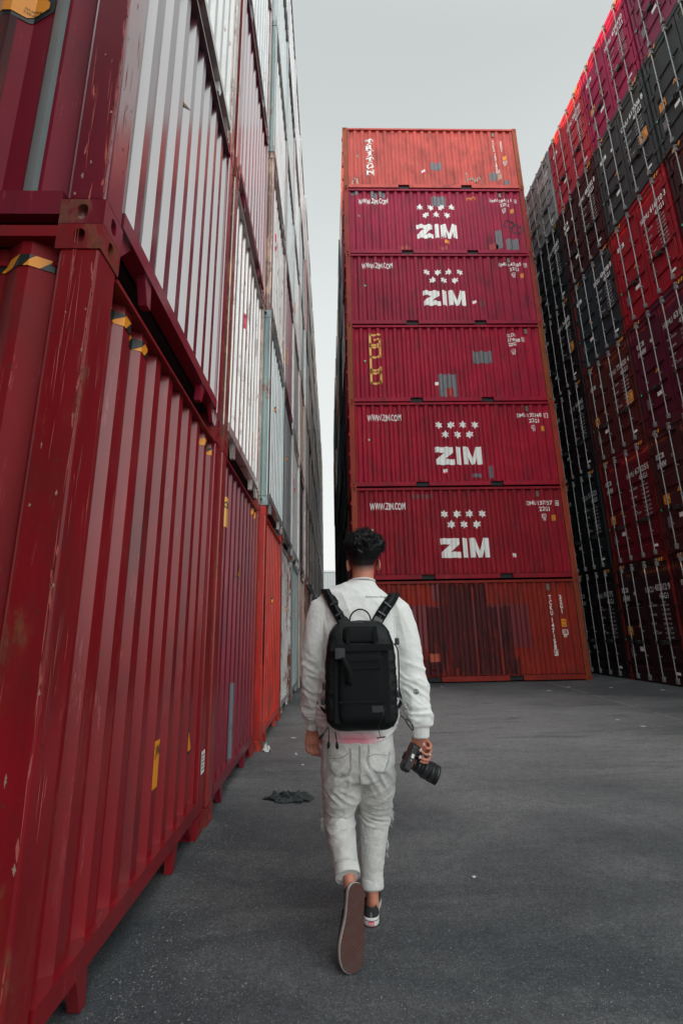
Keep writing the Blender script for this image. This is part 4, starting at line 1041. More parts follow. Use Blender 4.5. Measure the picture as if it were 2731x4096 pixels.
ball(bd, (.182, 2.716, 1.618), (.024, .008, .007), 12); ball(bd, (.182, 2.700, 1.594), (.026, .018, .016), 12); ball(bd, (.182, 2.698, 1.692), (.060, .018, .010), 12)
loft(bd, [((.15, 2.59, 1.50), .09, .06), ((.15, 2.58, 1.42), .17, .075), ((.14, 2.58, 1.20), .13, .085), ((.13, 2.57, .98), .12, .085), ((.125, 2.57, .80), .135, .09)])
loft(bd, [((-.02, 2.59, 1.42), .04, .04), ((-.075, 2.58, 1.13), .036, .036), ((-.100, 2.645, .86), .024, .022), ((-.101, 2.658, .800), .027, .020)])
loft(bd, [((.32, 2.59, 1.42), .04, .04), ((.405, 2.56, 1.10), .036, .036), ((.428, 2.51, .86), .025, .023), ((.428, 2.512, .800), .028, .021)])
# left hand, relaxed
loft(bd, [((-.101, 2.658, .812), .026, .018), ((-.103, 2.666, .780), .036, .017), ((-.102, 2.668, .740), .040, .014)], 20)
fingers(bd, [[(-.132, 2.668, .742), (-.130, 2.668, .716), (-.122, 2.655, .701), (-.112, 2.642, .706)], [(-.112, 2.670, .738), (-.109, 2.668, .708), (-.101, 2.654, .691), (-.090, 2.642, .696)],
             [(-.092, 2.668, .738), (-.089, 2.666, .706), (-.080, 2.653, .688), (-.070, 2.645, .690)], [(-.074, 2.664, .742), (-.069, 2.660, .712), (-.062, 2.652, .694), (-.055, 2.648, .680)],
             [(-.074, 2.660, .785), (-.058, 2.650, .762), (-.053, 2.643, .735)]])
# right hand, closed round the camera grip
loft(bd, [((.428, 2.512, .812), .030, .022), ((.428, 2.522, .785), .040, .019), ((.430, 2.530, .750), .040, .016), ((.425, 2.530, .715), .036, .014)], 20)
fingers(bd, [[(.462, 2.520, .770), (.474, 2.492, .757), (.462, 2.455, .750), (.440, 2.430, .757), (.428, 2.424, .772)],
             [(.460, 2.520, .748), (.470, 2.486, .734), (.455, 2.446, .724), (.430, 2.428, .733), (.413, 2.424, .748)],
             [(.456, 2.520, .726), (.466, 2.486, .713), (.450, 2.448, .703), (.425, 2.434, .709), (.408, 2.430, .719)],
             [(.450, 2.520, .706), (.458, 2.490, .697), (.444, 2.456, .690), (.425, 2.442, .694), (.410, 2.438, .700)],
             [(.400, 2.530, .780), (.383, 2.520, .750), (.374, 2.510, .720), (.370, 2.498, .700)]], .0092)
# legs down to the feet
loft(bd, [((.05, 2.57, .82), .08, .08), ((.035, 2.63, .44), .045, .05), ((.060, 2.455, .285), .034, .038), ((.068, 2.405, .235), .026, .032), ((.074, 2.36, .17), .03, .04)])
loft(bd, [((.20, 2.58, .82), .08, .08), ((.205, 2.68, .44), .045, .05), ((.184, 2.62, .17), .036, .040), ((.180, 2.60, .105), .027, .034), ((.180, 2.61, .06), .030, .045)])
body, T_body = organic('body', bd, .0036, 3, M['skin'], man, SH)
M['eye'] = simple('eye_white', (.7, .68, .65), .2); M['hair'] = None
for sx in (-1, 1):
    e = MB(); ball(e, (.182+sx*.031, 2.7025, 1.674), (.0115, .0075, .0065), 12); ey = w_(e, 'eye', M['eye'], man); e = MB(); ball(e, (.182+sx*.031, 2.7085, 1.674), (.0048, .0024, .0048), 10); w_(e, 'iris', M['black'], ey)
M['nail'] = simple('fingernail', (.62, .42, .40), .3)
for p in ((.4265, 2.4145, .777), (.4105, 2.4145, .7535), (.4055, 2.4195, .7225)):
    e = MB(); ball(e, p, (.0058, .0028, .0078), 10, (radians(25), 'Y')); w_(e, 'fingernail', M['nail'], man)
M['silver'] = simple('silver', (.75, .75, .76), .2, 1.0, .05)
e = MB(); d = (Vector((.430, 2.428, .733))-Vector((.455, 2.446, .724))).normalized(); cc = Vector((.449, 2.4415, .7265)); a_ = d.orthogonal().normalized(); b2 = d.cross(a_)
e.tube([cc+(a_*cos(q*pi/9)+b2*sin(q*pi/9))*.0100 for q in range(19)], .0019, 8); w_(e, 'ring', M['silver'], man)

# hair: curly crop, clipped short at the nape
m, t, b = mat('black_hair', .5, 0, .28); b.inputs['Base Color'].default_value = (.005, .005, .006, 1)
M['hair'] = m
hb = MB()
loft(hb, [((.182, 2.600, 1.668), .056, .066), ((.182, 2.598, 1.682), .074, .086), ((.184, 2.596, 1.705), .089, .100), ((.186, 2.598, 1.730), .102, .110), ((.188, 2.602, 1.755), .107, .116), ((.188, 2.604, 1.785), .098, .110), ((.189, 2.606, 1.808), .072, .085), ((.190, 2.606, 1.818), .045, .055)], 36)
def hd(c, n):
    k = max(0, min(1, (c.z-1.66)/.07))
    return k*(.016*noise.noise(c*26)+.009*noise.noise(c*60+Vector((4, 1, 2))))+(1-k)*.001
hair, T_hair = organic('hair', hb, .0040, 3, M['hair'], man, SH, hd)
rr = random.Random(8); cu = MB()
vs_ = [v.co+SH for v in hair.data.vertices]; ns_ = [v.normal.copy() for v in hair.data.vertices]
for i in range(1500):
    j = rr.randrange(len(vs_)); p, n = vs_[j], ns_[j]
    k = (p.z-1.690)/.05
    if k < 0 or (k < 1 and rr.random() > k): continue
    a = n.orthogonal().normalized(); a = Matrix.Rotation(rr.random()*2*pi, 3, n)@a; b_2 = n.cross(a); L = rr.uniform(.018, .034); R_ = rr.uniform(.006, .013)
    pts = []
    for q in range(7):
        th = q/6*rr.uniform(2.4, 3.6)
        pts.append(p-n*.003+a*(sin(th)*R_)+b_2*(q/6*L*.7)+n*((1-cos(th))*R_*.75))
    r0 = rr.uniform(.0012, .0023); cu.tube(pts, [r0*(1-.7*abs(q/6-.35)) for q in range(7)], 4)
for i in range(420):
    j = rr.randrange(len(vs_)); p, n = vs_[j], ns_[j]
    if p.z < 1.72: continue
    a = n.orthogonal().normalized(); a = Matrix.Rotation(rr.random()*2*pi, 3, n)@a; q_ = n; pts = [p-n*.002]
    for s_ in range(7): q_ = (q_+a*.28+Vector((rr.gauss(0, .12), rr.gauss(0, .12), rr.gauss(0, .12)-.05))).normalized(); pts.append(pts[-1]+q_*.0042)
    cu.tube(pts, [.0009, .0009, .0008, .0008, .0007, .0006, .0005, .0004], 4)
w_(cu, 'hair_curls', M['hair'], hair, True)

# sweatshirt
M['sweat'] = fabric('white_sweatshirt', (.70, .70, .68), (.76, .76, .74), .9, 700, .3, 4, ((-.04, -.115, .800), (.16, .14, .050), (.85, .22, .30)))  # pink glow along the hem is painted into the cloth colour
sw = MB()
loft(sw, [((.172, 2.587, 1.553), .066, .060), ((.170, 2.585, 1.530), .085, .072), ((.162, 2.584, 1.500), .150, .090), ((.155, 2.582, 1.460), .205, .112), ((.148, 2.580, 1.40), .222, .128), ((.142, 2.576, 1.28), .212, .138),
          ((.138, 2.572, 1.12), .205, .140), ((.134, 2.568, .98), .204, .142), ((.133, 2.566, .90), .207, .146), ((.134, 2.564, .845), .204, .146), ((.134, 2.564, .810), .196, .140), ((.133, 2.565, .778), .192, .138)], 40, (1, 0, 0), .1)
loft(sw, [((.02, 2.590, 1.445), .070, .080), ((-.030, 2.590, 1.405), .082, .088), ((-.062, 2.588, 1.33), .076, .084), ((-.080, 2.584, 1.22), .071, .078), ((-.088, 2.584, 1.12), .067, .073), ((-.092, 2.596, 1.04), .064, .070), ((-.094, 2.620, .95), .058, .062),
          ((-.096, 2.640, .885), .050, .052), ((-.098, 2.648, .865), .044, .045), ((-.099, 2.652, .845), .038, .038), ((-.100, 2.657, .808), .036, .034)], 28, (1, 0, 0), .1)
loft(sw, [((.29, 2.588, 1.435), .070, .080), ((.345, 2.586, 1.385), .080, .088), ((.374, 2.582, 1.30), .078, .085), ((.392, 2.574, 1.20), .074, .080), ((.404, 2.564, 1.10), .073, .077), ((.412, 2.548, 1.00), .070, .073), ((.418, 2.530, .93), .064, .066),
          ((.424, 2.518, .880), .066, .062), ((.428, 2.512, .856), .060, .056), ((.429, 2.510, .838), .049, .044), ((.430, 2.511, .785), .045, .036)], 28, (1, 0, 0), .1)
def ridged(v): return 1-abs(noise.noise(v))*2
def sdisp(c, n):
    d = .006*noise.noise(Vector((c.x*7, c.y*7, c.z*5)))
    arm = 1 if (c.x < -.03 or c.x > .335) else 0
    if arm:
        el = math.exp(-((c.z-1.05)/.11)**2); lo = math.exp(-((c.z-.89)/.05)**2)
        d += .012*el*ridged(Vector((c.x*9, c.y*9, c.z*22+c.x*14)))**2-.003*el
        d += .013*lo*ridged(Vector((c.x*8+3, c.y*8, c.z*34)))**2-.003*lo
        d += .006*ridged(Vector((c.x*16+c.z*3, c.y*16, c.z*4+7)))**3
    else:
        d += .005*ridged(Vector((c.x*14+c.z*5, c.y*10, c.z*4)))**3
        d += .007*math.exp(-((c.z-.88)/.05)**2)*ridged(Vector((c.x*9, c.y*9, c.z*26)))**2
    d += .0018*ridged(Vector((c.x*34, c.y*34, c.z*30)))**4
    if c.z < .805 and not arm: d = -.004+.0012*sin(math.atan2(c.y-2.565, c.x-.13)*150)
    if c.z < .842 and arm: d = -.003+.0012*sin(math.atan2(c.y-2.6, c.x-(-.1 if c.x < 0 else .43))*70)
    # the back hem rides up at the right, pulled by the pack strap
    return d
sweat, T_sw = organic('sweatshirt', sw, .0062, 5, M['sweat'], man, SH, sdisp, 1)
for v in sweat.data.vertices:      # right side of the hem sits higher
    x, z = v.co.x+SH.x, v.co.z
    if z < 1.0 and -.05 < x < .37:
        k = max(0, min(1, (x-.16)/.15)); v.co.z += k*k*.055*(1-(z-.75)/.25)
def lay_on(tree, pts, y_from=1.8, lift=.0015):
    out_ = []
    for x, z in pts:
        h = tree.ray_cast(Vector((x, y_from, z)), Vector((0, 1, 0)))
        if h[0] is None: out_.append(None)
        else: out_.append(h[0]-Vector((0, lift, 0)))
    return out_
def print_on(tree, name, m, parent, fl, lift=.0015):
    mb = MB(); P = lay_on(tree, fl.v, lift=lift)
    mb.v = [tuple(p) if p else (0, 0, 0) for p in P]; mb.f = [f for f in fl.f if all(P[i] for i in f)]
    me = bpy.data.meshes.new(name); me.from_pydata(mb.v, [], mb.f)
    for v in me.vertices: v.co -= SH
    return obj(name, me, m, parent)
M['print'] = simple('dark_green_print', (.05, .075, .07), .7)
f = Flat(); f.text('Beaverton, Oregon', .180, 1.462, .0105, .122, .0); print_on(T_sw, 'back_print', M['print'], sweat, f, .003)
f = Flat(); f.ring(.413, 1.004, .0125, .0028, 20); f.stroke([(.413, 1.016), (.413, .992)], .0026); f.stroke([(.413, 1.004), (.4045, .9955)], .0026); f.stroke([(.413, 1.004), (.4215, .9955)], .0026)
print_on(T_sw, 'peace_sign', M['print'], sweat, f, .003)
for pts_ in ([(.02, 1.515), (-.02, 1.44), (-.045, 1.34), (-.042, 1.24), (-.035, 1.16)], [(.285, 1.51), (.318, 1.43), (.325, 1.34), (.322, 1.24), (.315, 1.16)]):   # raglan seams
    P = [p for p in lay_on(T_sw, pts_, lift=.0008) if p]
    if len(P) > 2: e = MB(); e.tube(P, .0011, 5); w_(e, 'seam', M['sweat'], sweat)

# jeans
M['jeans'] = fabric('washed_grey_denim', (.42, .415, .395), (.66, .655, .63), .88, 1100, .35, 7)
M['stitch'] = simple('grey_stitching', (.12, .12, .125), .8)
jn = MB()
loft(jn, [((.128, 2.568, .86), .160, .118), ((.126, 2.566, .80), .172, .128), ((.124, 2.560, .73), .180, .138), ((.124, 2.560, .67), .182, .136), ((.126, 2.566, .62), .172, .115)], 40, (1, 0, 0), .15)
loft(jn, [((.045, 2.565, .70), .096, .125), ((.044, 2.570, .62), .098, .118), ((.043, 2.590, .54), .094, .108), ((.034, 2.618, .475), .080, .094), ((.030, 2.625, .43), .076, .088), ((.033, 2.590, .390), .070, .080), ((.040, 2.530, .345), .064, .072), ((.050, 2.465, .300), .055, .062), ((.056, 2.425, .268), .052, .057), ((.058, 2.412, .258), .052, .056)], 30, (1, 0, 0), .05)
loft(jn, [((.208, 2.575, .70), .098, .122), ((.212, 2.590, .62), .096, .115), ((.210, 2.620, .54), .090, .106), ((.206, 2.650, .47), .082, .094), ((.203, 2.662, .41), .078, .086), ((.196, 2.650, .34), .069, .078), ((.186, 2.632, .26), .060, .068), ((.180, 2.615, .19), .053, .060), ((.177, 2.606, .135), .052, .058), ((.177, 2.605, .126), .052, .058)], 30, (1, 0, 0), .05)
def jdisp(c, n):
    kn = math.exp(-((c.z-.43)/.055)**2); cr_ = math.exp(-((c.z-.63)/.07)**2); th = math.exp(-((c.z-.53)/.05)**2); lo = math.exp(-((c.z-.25)/.07)**2)
    s = 1 if c.x > .125 else -1
    d = .012*kn*(ridged(Vector((c.x*7+s*3, c.y*7, c.z*30+s*c.x*9)))**2-.35)
    d += .010*cr_*(ridged(Vector((c.x*9, c.y*6, c.z*16+s*c.x*18)))**2-.35)
    d += .009*th*(ridged(Vector((c.x*6+5, c.y*6, c.z*24-s*c.x*12)))**2-.35)
    d += .0022*ridged(Vector((c.x*30, c.y*30, c.z*60)))**3+.0015*ridged(c*38)
    d += .003*lo*noise.noise(Vector((c.x*14, c.y*14, c.z*20)))+.003*noise.noise(c*9)
    return d
jeans, T_j = organic('jeans', jn, .0054, 3, M['jeans'], man, SH, jdisp, 1)
def cuff(c0, c1, a, b, name='jeans_cuff'):
    c0, c1 = Vector(c0), Vector(c1); d = (c1-c0).normalized(); u = (Vector((1, 0, 0))-d*d.x).normalized(); v = d.cross(u); n = 32; vs = []; fs = []
    prof = [(0, -.001), (0, .001), (.35, .0022), (.8, .0025), (1.0, .0015), (1.0, -.003), (.3, -.004)]
    for s_, e_ in prof:
        for k in range(n):
            an = 2*pi*k/n; w2 = 1+.03*sin(3*an+1)
            vs.append(c0+(c1-c0)*s_+u*cos(an)*(a+e_)*w2+v*sin(an)*(b+e_)*w2)
    for i in range(len(prof)-1):
        for k in range(n): fs.append((i*n+k, i*n+(k+1) % n, (i+1)*n+(k+1) % n, (i+1)*n+k))
    e = MB().add(vs, fs); return w_(e, name, M['jeans'], jeans)
cuff((.179, 2.612, .168), (.177, 2.606, .126), .053, .060); cuff((.0535, 2.445, .286), (.060, 2.408, .254), .054, .058)
def stitch(pts, rad=.0011, m_=None):
    P = [p for p in lay_on(T_j, pts, lift=.0006) if p]
    # refine
    if len(P) < 2: return
    Q = []
    for a, b_ in zip(pts, pts[1:]):
        for q in range(6): Q.append((a[0]+(b_[0]-a[0])*q/6, a[1]+(b_[1]-a[1])*q/6))
    Q.append(pts[-1]); P = [p for p in lay_on(T_j, Q, lift=.0005) if p]
    e = MB(); e.tube(P, rad, 5); w_(e, 'pocket_stitching', m_ or M['stitch'], jeans)
for off in (0, .006):
    stitch([(-.028+off, .765), (-.024+off, .70-off*.3), (-.004+off*.7, .655+off), (.035, .634+off), (.072-off*.7, .650+off), (.088-off, .68), (.085-off, .765)])
    stitch([(.168+off, .775), (.160+off, .715), (.170+off*.8, .678+off), (.205, .655+off), (.243-off*.7, .650+off), (.268-off, .70), (.275-off, .735)])
stitch([(-.022, .735), (-.006, .717), (.040, .722), (.075, .745)]); stitch([(.165, .728), (.195, .738), (.268, .722)])
stitch([(.124, .775), (.122, .71), (.124, .66), (.126, .60)]); stitch([(.130, .775), (.128, .71), (.130, .66)])
# frayed knee threads
fr = MB(); rr = random.Random(4)
M['thread'] = simple('frayed_cotton', (.66, .66, .63), .9)
def fray(c, d, n, L, spread=.5):
    for i in range(n):
        p = Vector(c)+Vector((rr.gauss(0, .004), rr.gauss(0, .01), rr.gauss(0, .018))); q = Vector(d)+Vector((rr.gauss(0, spread), rr.gauss(0, spread), rr.gauss(0, spread))); q.normalize(); pts = [p]
        for s_ in range(5): q = (q+Vector((rr.gauss(0, .25), rr.gauss(0, .25), -.35))).normalized(); pts.append(pts[-1]+q*L/5)
        fr.tube(pts, [.0011, .001, .0009, .0008, .0007, .0005], 4)
fray((.276, 2.665, .42), (1, -.2, -.2), 34, .035); fray((-.044, 2.62, .40), (-1, -.2, .1), 26, .022); fray((.255, 2.64, .30), (1, -.2, -.3), 14, .022)
w_(fr, 'frayed_threads', M['thread'], jeans, False)
tr = MB(); ball(tr, (.272, 2.668, .405), (.006, .030, .036), 12); ball(tr, (-.042, 2.622, .392), (.005, .024, .020), 12); w_(tr, 'torn_knee', M['jeans'], jeans)
# collar rib
e = MB(); e.tube([(.172+cos(a*pi/12)*.0665, 2.587+sin(a*pi/12)*.0600, 1.555-.012*sin(a*pi/12)) for a in range(25)], .0058, 8); w_(e, 'collar', M['sweat'], sweat)

# shoes: low canvas skate shoes with a patterned gum sole
M['canvas'] = simple('black_canvas', (.016, .017, .020), .85, 0, .3, 500, .3)
M['foxing'] = simple('white_rubber', (.60, .59, .56), .6, 0, .18, 60)
m, t, b = mat('gum_outsole', .7); tc = nd(t, 'ShaderNodeTexCoord'); mp = nd(t, 'ShaderNodeMapping'); t.links.new(tc.outputs['Object'], mp.inputs[0])
def lines(ang, fr_):
    q = nd(t, 'ShaderNodeMapping'); q.inputs['Rotation'].default_value = (0, 0, ang); t.links.new(tc.outputs['Object'], q.inputs[0])
    w2 = nd(t, 'ShaderNodeTexWave', wave_type='BANDS', bands_direction='X', i_Scale=fr_, i_Distortion=0.0); t.links.new(q.outputs[0], w2.inputs['Vector']); return w2.outputs['Fac']
ln = mth(t, 'MAXIMUM', lines(radians(55), 34.0), lines(radians(-55), 34.0)); lm = ramp(t, ln, .80, .95)
n1 = nd(t, 'ShaderNodeTexNoise', i_Scale=25.0, i_Detail=4.0); t.links.new(tc.outputs['Object'], n1.inputs['Vector'])
c = mixc(t, lm, (.042, .010, .007), (.105, .028, .019)); c = mixc(t, ramp(t, n1.outputs['Fac'], .45, .7), c, (.06, .035, .03)); t.links.new(c, b.inputs['Base Color'])
bp = nd(t, 'ShaderNodeBump', i_Strength=.9, i_Distance=.003); t.links.new(lm, bp.inputs['Height']); t.links.new(bp.outputs[0], b.inputs['Normal']); M['gum'] = m
def sole_outline(k=1.0, off=0.0):
    # x = across, y = along (heel 0 to toe .285)
    L_ = [(0, -.001), (.020, .004), (.031, .020), (.034, .045), (.033, .080), (.034, .115), (.040, .150), (.048, .190), (.049, .220), (.043, .252), (.028, .276), (.006, .286)]
    R_ = [(-.018, .280), (-.036, .262), (-.045, .235), (-.047, .205), (-.043, .165), (-.036, .125), (-.033, .085), (-.034, .045), (-.031, .020), (-.020, .004)]
    pts = L_+R_
    # smooth by Chaikin
    for _ in range(2):
        q = []
        for i in range(len(pts)):
            a, b_ = pts[i], pts[(i+1) % len(pts)]
            q += [(a[0]*.75+b_[0]*.25, a[1]*.75+b_[1]*.25), (a[0]*.25+b_[0]*.75, a[1]*.25+b_[1]*.75)]
        pts = q
    out_ = []
    for x, y in pts:
        d = Vector((x, y-.14)); out_.append((x*k+off*(1 if x > 0 else -1 if x < 0 else 0)*min(1, abs(x)/.02), .14+(y-.14)*(1+off*7*0)+off*(1 if y > .14 else -1)*min(1, abs(y-.14)/.12)))
    return out_
def shoe(matr, mirror, label, bend=0.0, bend_deg=0.0, wide=1.08):
    o = empty('shoe'); o.parent = man
    pts = sole_outline(); s = -1 if mirror else 1
    def T(p):
        p = Vector(p); p.x *= s
        if bend_deg and p.y > .20:      # toes flex
            a = radians(bend_deg)*min(1, (p.y-.20)/.03); d = p.y-.20
            p = Vector((p.x, .20+d*cos(a)+(-p.z)*sin(a)*0-p.z*sin(a), p.z*cos(a)+d*sin(a)))
        return p
    def add(name, vs, fs, m_, smooth=True):
        me = bpy.data.meshes.new(name); me.from_pydata([T(v) for v in vs], [], fs); bm = bmesh.new(); bm.from_mesh(me); bmesh.ops.recalc_face_normals(bm, faces=bm.faces); bm.to_mesh(me); bm.free()
        return obj(name, me, m_, o, smooth)
    n = len(pts)
    # outsole
    vs = [(x*.975, .14+(y-.14)*.985, -.0015) for x, y in pts]+[(x*.985, .14+(y-.14)*.99, .006) for x, y in pts]
    add('outsole', vs, [tuple(range(n)), tuple(range(n, 2*n))]+[(i, (i+1) % n, n+(i+1) % n, n+i) for i in range(n)], M['gum'], False)
    rings = [(.985, .004), (1.0, .008), (1.0, .030), (.975, .033)]
    vs = [(x*k, .14+(y-.14)*(1+(k-1)*.6), z) for k, z in rings for x, y in pts]
    fs = [(j*n+i, j*n+(i+1) % n, (j+1)*n+(i+1) % n, (j+1)*n+i) for j in range(len(rings)-1) for i in range(n)]+[tuple(range(n)), tuple(range(3*n, 4*n))]
    add('midsole', vs, fs, M['foxing'])
    st = []
    vs = [(x*k, .14+(y-.14)*(1+(k-1)*.6), z) for k, z in ((1.008, .0235), (1.008, .0265)) for x, y in pts]
    add('sole_stripe', vs, [(i, (i+1) % n, n+(i+1) % n, n+i) for i in range(n)], M['black'])
    # upper
    def top(y): return .075 if y < .03 else .068-.012*min(1, (y-.03)/.05) if y < .09 else .070-(y-.09)*.12 if y < .15 else max(.030, .0628-(y-.15)*.24)
    ring2 = []
    for f_ in (0, .25, .5, .72, .88, .97):
        for x, y in pts:
            k = 1-.06*f_-(.50*f_**3 if y > .09 else .22*f_**2)
            if y < .09: z = .030+(top(y)-.030)*f_
            else: z = .030+(top(y)-.030)*(1-(1-f_)**2)
            ring2.append((x*k, .008+y*.955 if y < .14 else .14+(y-.14)*(1-.12*f_**2), z))
    fs = [(j*n+i, j*n+(i+1) % n, (j+1)*n+(i+1) % n, (j+1)*n+i) for j in range(5) for i in range(n)]
    # close the vamp in front of the ankle opening
    add('upper', ring2, fs, M['canvas'])
    vs = []; 
    for q in range(13):
        y = .098+q*.0125; hw = .0245*(1-.05*q/12) if q < 9 else .0245*(1-(q-9)*.18)
        for a in (-1, -.5, 0, .5, 1): vs.append((a*hw, y, top(y)+.004*(1-a*a)+.001))
    add('tongue', vs, [(q*5+a, q*5+a+1, (q+1)*5+a+1, (q+1)*5+a) for q in range(12) for a in range(4)], M['canvas'])
    la = MB()
    for q in range(4): la.tube([T((-.026, .112+q*.018, top(.112+q*.018)+.002)), T((0, .114+q*.018, top(.112+q*.018)+.009)), T((.026, .112+q*.018, top(.112+q*.018)+.002))], .0024, 6)
    obj('laces', la.mesh('laces'), M['foxing'], o, True)
    # heel tab and heel label
    hs_ = MB()
    for x in (-.0022, .0022): hs_.tube([T((x, -.0005+.0075, .034)), T((x, .0085, .052)), T((x, .0105, .074))], .0006, 4)
    obj('heel_stitching', hs_.mesh('heel_stitching'), M['foxing'], o)
    vs = [(a*.012, -.0042+.0010*abs(a), z) for z in (.010, .024) for a in (-1, -.5, 0, .5, 1)]
    add('heel_label', vs, [(a, a+1, a+6, a+5) for a in range(4)], M['pinkred'] if not bend_deg else M['greypatch'], False)
    vs = []; fs = []
    for q, xx in enumerate((-.008, -.003, .003, .008)):
        k = len(vs); vs += [(xx-.0016, -.0050, .013), (xx+.0016, -.0050, .013), (xx+.0016, -.0050, .0205), (xx-.0016, -.0050, .0205)]; fs.append((k, k+1, k+2, k+3))
    add('label_print', vs, fs, M['foxing'], False)
    o['label'] = label
    matr = matr.copy(); matr.translation -= SH; o.matrix_local = matr @ Matrix.Diagonal((wide, 1, 1, 1))
    return o
def frame(origin, ydir, zdir):
    y = Vector(ydir).normalized(); z = Vector(zdir); z = (z-y*z.dot(y)).normalized(); x = y.cross(z)
    mm_ = Matrix((x, y, z)).transposed().to_4x4(); mm_.translation = origin; return mm_
shoe(frame((.166, 2.535, .001), (.07, 1, 0), (0, 0, 1)), False, 'black canvas shoe flat on the ground, white sole edge')
shoe(frame((.100, 2.345, .262), (-.036, -.110, -.250), (-.42, .86, -.34)), True, 'black canvas shoe with raised heel showing its patterned gum sole', bend_deg=0.001, wide=1.13)
# ------------------------------------------------------------------ backpack
M['nylon'] = simple('black_ripstop_nylon', (.0055, .0065, .0075), .75, 0, .3, 300, .25, .15)
M['nylon2'] = simple('black_coated_nylon', (.0075, .0090, .0095), .50, 0, .35, 60, .5, .2)
M['web'] = simple('black_webbing', (.009, .0105, .0115), .85, 0, .3, 800, .4, .15)
M['plastic'] = simple('black_plastic', (.018, .020, .022), .35, 0, .1)
BP0 = Vector((.137, 2.36, .90))
pack = empty('backpack', BP0); tag(pack, 'tall black zipped backpack on the back of the walking man', 'backpack')
def pk(mb, name, m_, parent=pack, smooth=True): return w_(mb, name, m_, parent, smooth, BP0)
def rbox(mb, x0, x1, y0, y1, z0, z1, r, zr=None, n=6):
    """box with all edges rounded, built as stacked superellipse rings"""
    cx, cy, hx, hy = (x0+x1)/2, (y0+y1)/2, (x1-x0)/2, (y1-y0)/2; zr = zr or r; K = 40; rings = []
    def ring(z, ins):
        for k in range(K):
            a = 2*pi*k/K; c, s_ = cos(a), sin(a); e = .42
            rings.append((cx+(hx-ins)*abs(c)**e*(1 if c >= 0 else -1), cy+(hy-ins*.8)*abs(s_)**e*(1 if s_ >= 0 else -1), z))
    zs = []
    for q in range(n+1): a = pi/2*q/n; zs.append((z0+zr*(1-sin(a)), r*(1-cos(a))) ) if False else None
    seq = []
    for q in range(n+1): a = pi/2*q/n; seq.append((z0+zr-zr*cos(a), r-r*sin(a)))
    for q in range(1, 8): seq.append((z0+zr+(z1-z0-2*zr)*q/8, 0))
    for q in range(n+1): a = pi/2*q/n; seq.append((z1-zr+zr*sin(a), r-r*cos(a)))
    for z, ins in seq: ring(z, ins)
    m_ = len(seq); fs = [(j*K+k, j*K+(k+1) % K, (j+1)*K+(k+1) % K, (j+1)*K+k) for j in range(m_-1) for k in range(K)]+[tuple(range(K))[::-1], tuple(range((m_-1)*K, m_*K))]
    mb.add(rings, fs); return mb
mb = MB(); rbox(mb, -.028, .303, 2.285, 2.455, .855, 1.345, .070, .075)
def pdisp(c, n): 
    k = max(0, (1.25-c.z)/.4); return .004*noise.noise(c*11)+.0035*ridged(Vector((c.x*10, c.y*16, c.z*24)))**3*(1 if (c.x < .0 or c.x > .275) else .25)
comp, T_p = organic('main_compartment', mb, .0058, 4, M['nylon2'], pack, BP0, pdisp)
# taper towards the top
def taper(o_, sh):
    for v in o_.data.vertices:
        z = v.co.z+sh.z; k = max(0, (z-1.14)/.20); x = v.co.x+sh.x-.1375; v.co.x = x*(1-.17*k*k-.05*k)+.1375-sh.x
        v.co.y += .035*max(0, (z-1.2)/.14)**2
taper(comp, BP0)
mb = MB(); rbox(mb, .030, .240, 2.262, 2.33, .895, 1.205, .030, .035); fp, T_f = organic('front_pocket', mb, .0052, 3, M['nylon'], pack, BP0, lambda c, n: .002*noise.noise(c*14))
mb = MB(); rbox(mb, .040, .232, 2.272, 2.36, 1.238, 1.318, .020, .022); tp, _ = organic('top_pocket', mb, .0050, 3, M['nylon'], pack, BP0, lambda c, n: .0015*noise.noise(c*14)); taper(tp, BP0)
# webbing bands up the front, cross band, side compression straps
def band(name, x0, x1, z0, z1, y, th=.004, parent=pack):
    m_ = MB().box(x0, x1, y-th, y, z0, z1); return pk(m_, name, M['web'], parent, False)
band('webbing', .012, .036, .90, 1.225, 2.283); band('webbing', .236, .262, .90, 1.225, 2.283)
band('cross_strap', -.004, .282, 1.208, 1.236, 2.2585)
band('webbing', .070, .086, 1.240, 1.315, 2.274); band('webbing', .196, .212, 1.240, 1.315, 2.274)
for z in (1.165, 1.13): band('webbing_row', .045, .225, z, z+.008, 2.2622)
band('lower_seam', .032, .238, .985, .993, 2.2622)
m_ = MB().box(.178, .228, 2.2595, 2.2620, .945, .972); pk(m_, 'badge', M['plastic'], pack, False)
# loose strap end with buckle at upper left
m_ = MB(); m_.box(.018, .062, 2.245, 2.262, 1.175, 1.222); m_.box(.026, .054, 2.238, 2.246, 1.183, 1.214); pk(m_, 'buckle', M['plastic'], pack, False)
vs = []; 
for q in range(10):
    u = q/9; x = .050+.030*sin(u*2.2); z = 1.19-u*.12; y = 2.252-.018*sin(u*pi); wd = .014
    vs += [(x-wd, y, z), (x+wd, y-.006, z-.01)]
m_ = MB().add(vs, [(2*q, 2*q+1, 2*q+3, 2*q+2) for q in range(9)]); s_o = pk(m_, 'loose_strap', M['web'], pack); md = s_o.modifiers.new('thickness', 'SOLIDIFY'); md.thickness = .002
def zipline(pts, name='zip'):
    m_ = MB(); m_.tube(pts, .0038, 6); z = pk(m_, name, M['plastic'], pack); return z
arc = [(-.016, 2.315, .95), (-.016, 2.312, 1.10), (-.004, 2.322, 1.20), (.018, 2.330, 1.27), (.060, 2.345, 1.322), (.138, 2.350, 1.338), (.215, 2.345, 1.320), (.256, 2.330, 1.27), (.280, 2.322, 1.20), (.292, 2.312, 1.10), (.292, 2.315, .95)]
Q = []
for a, b_ in zip(arc, arc[1:]):
    for q in range(4): Q.append(Vector(a).lerp(Vector(b_), q/4))
Q.append(Vector(arc[-1])); zipline(Q)
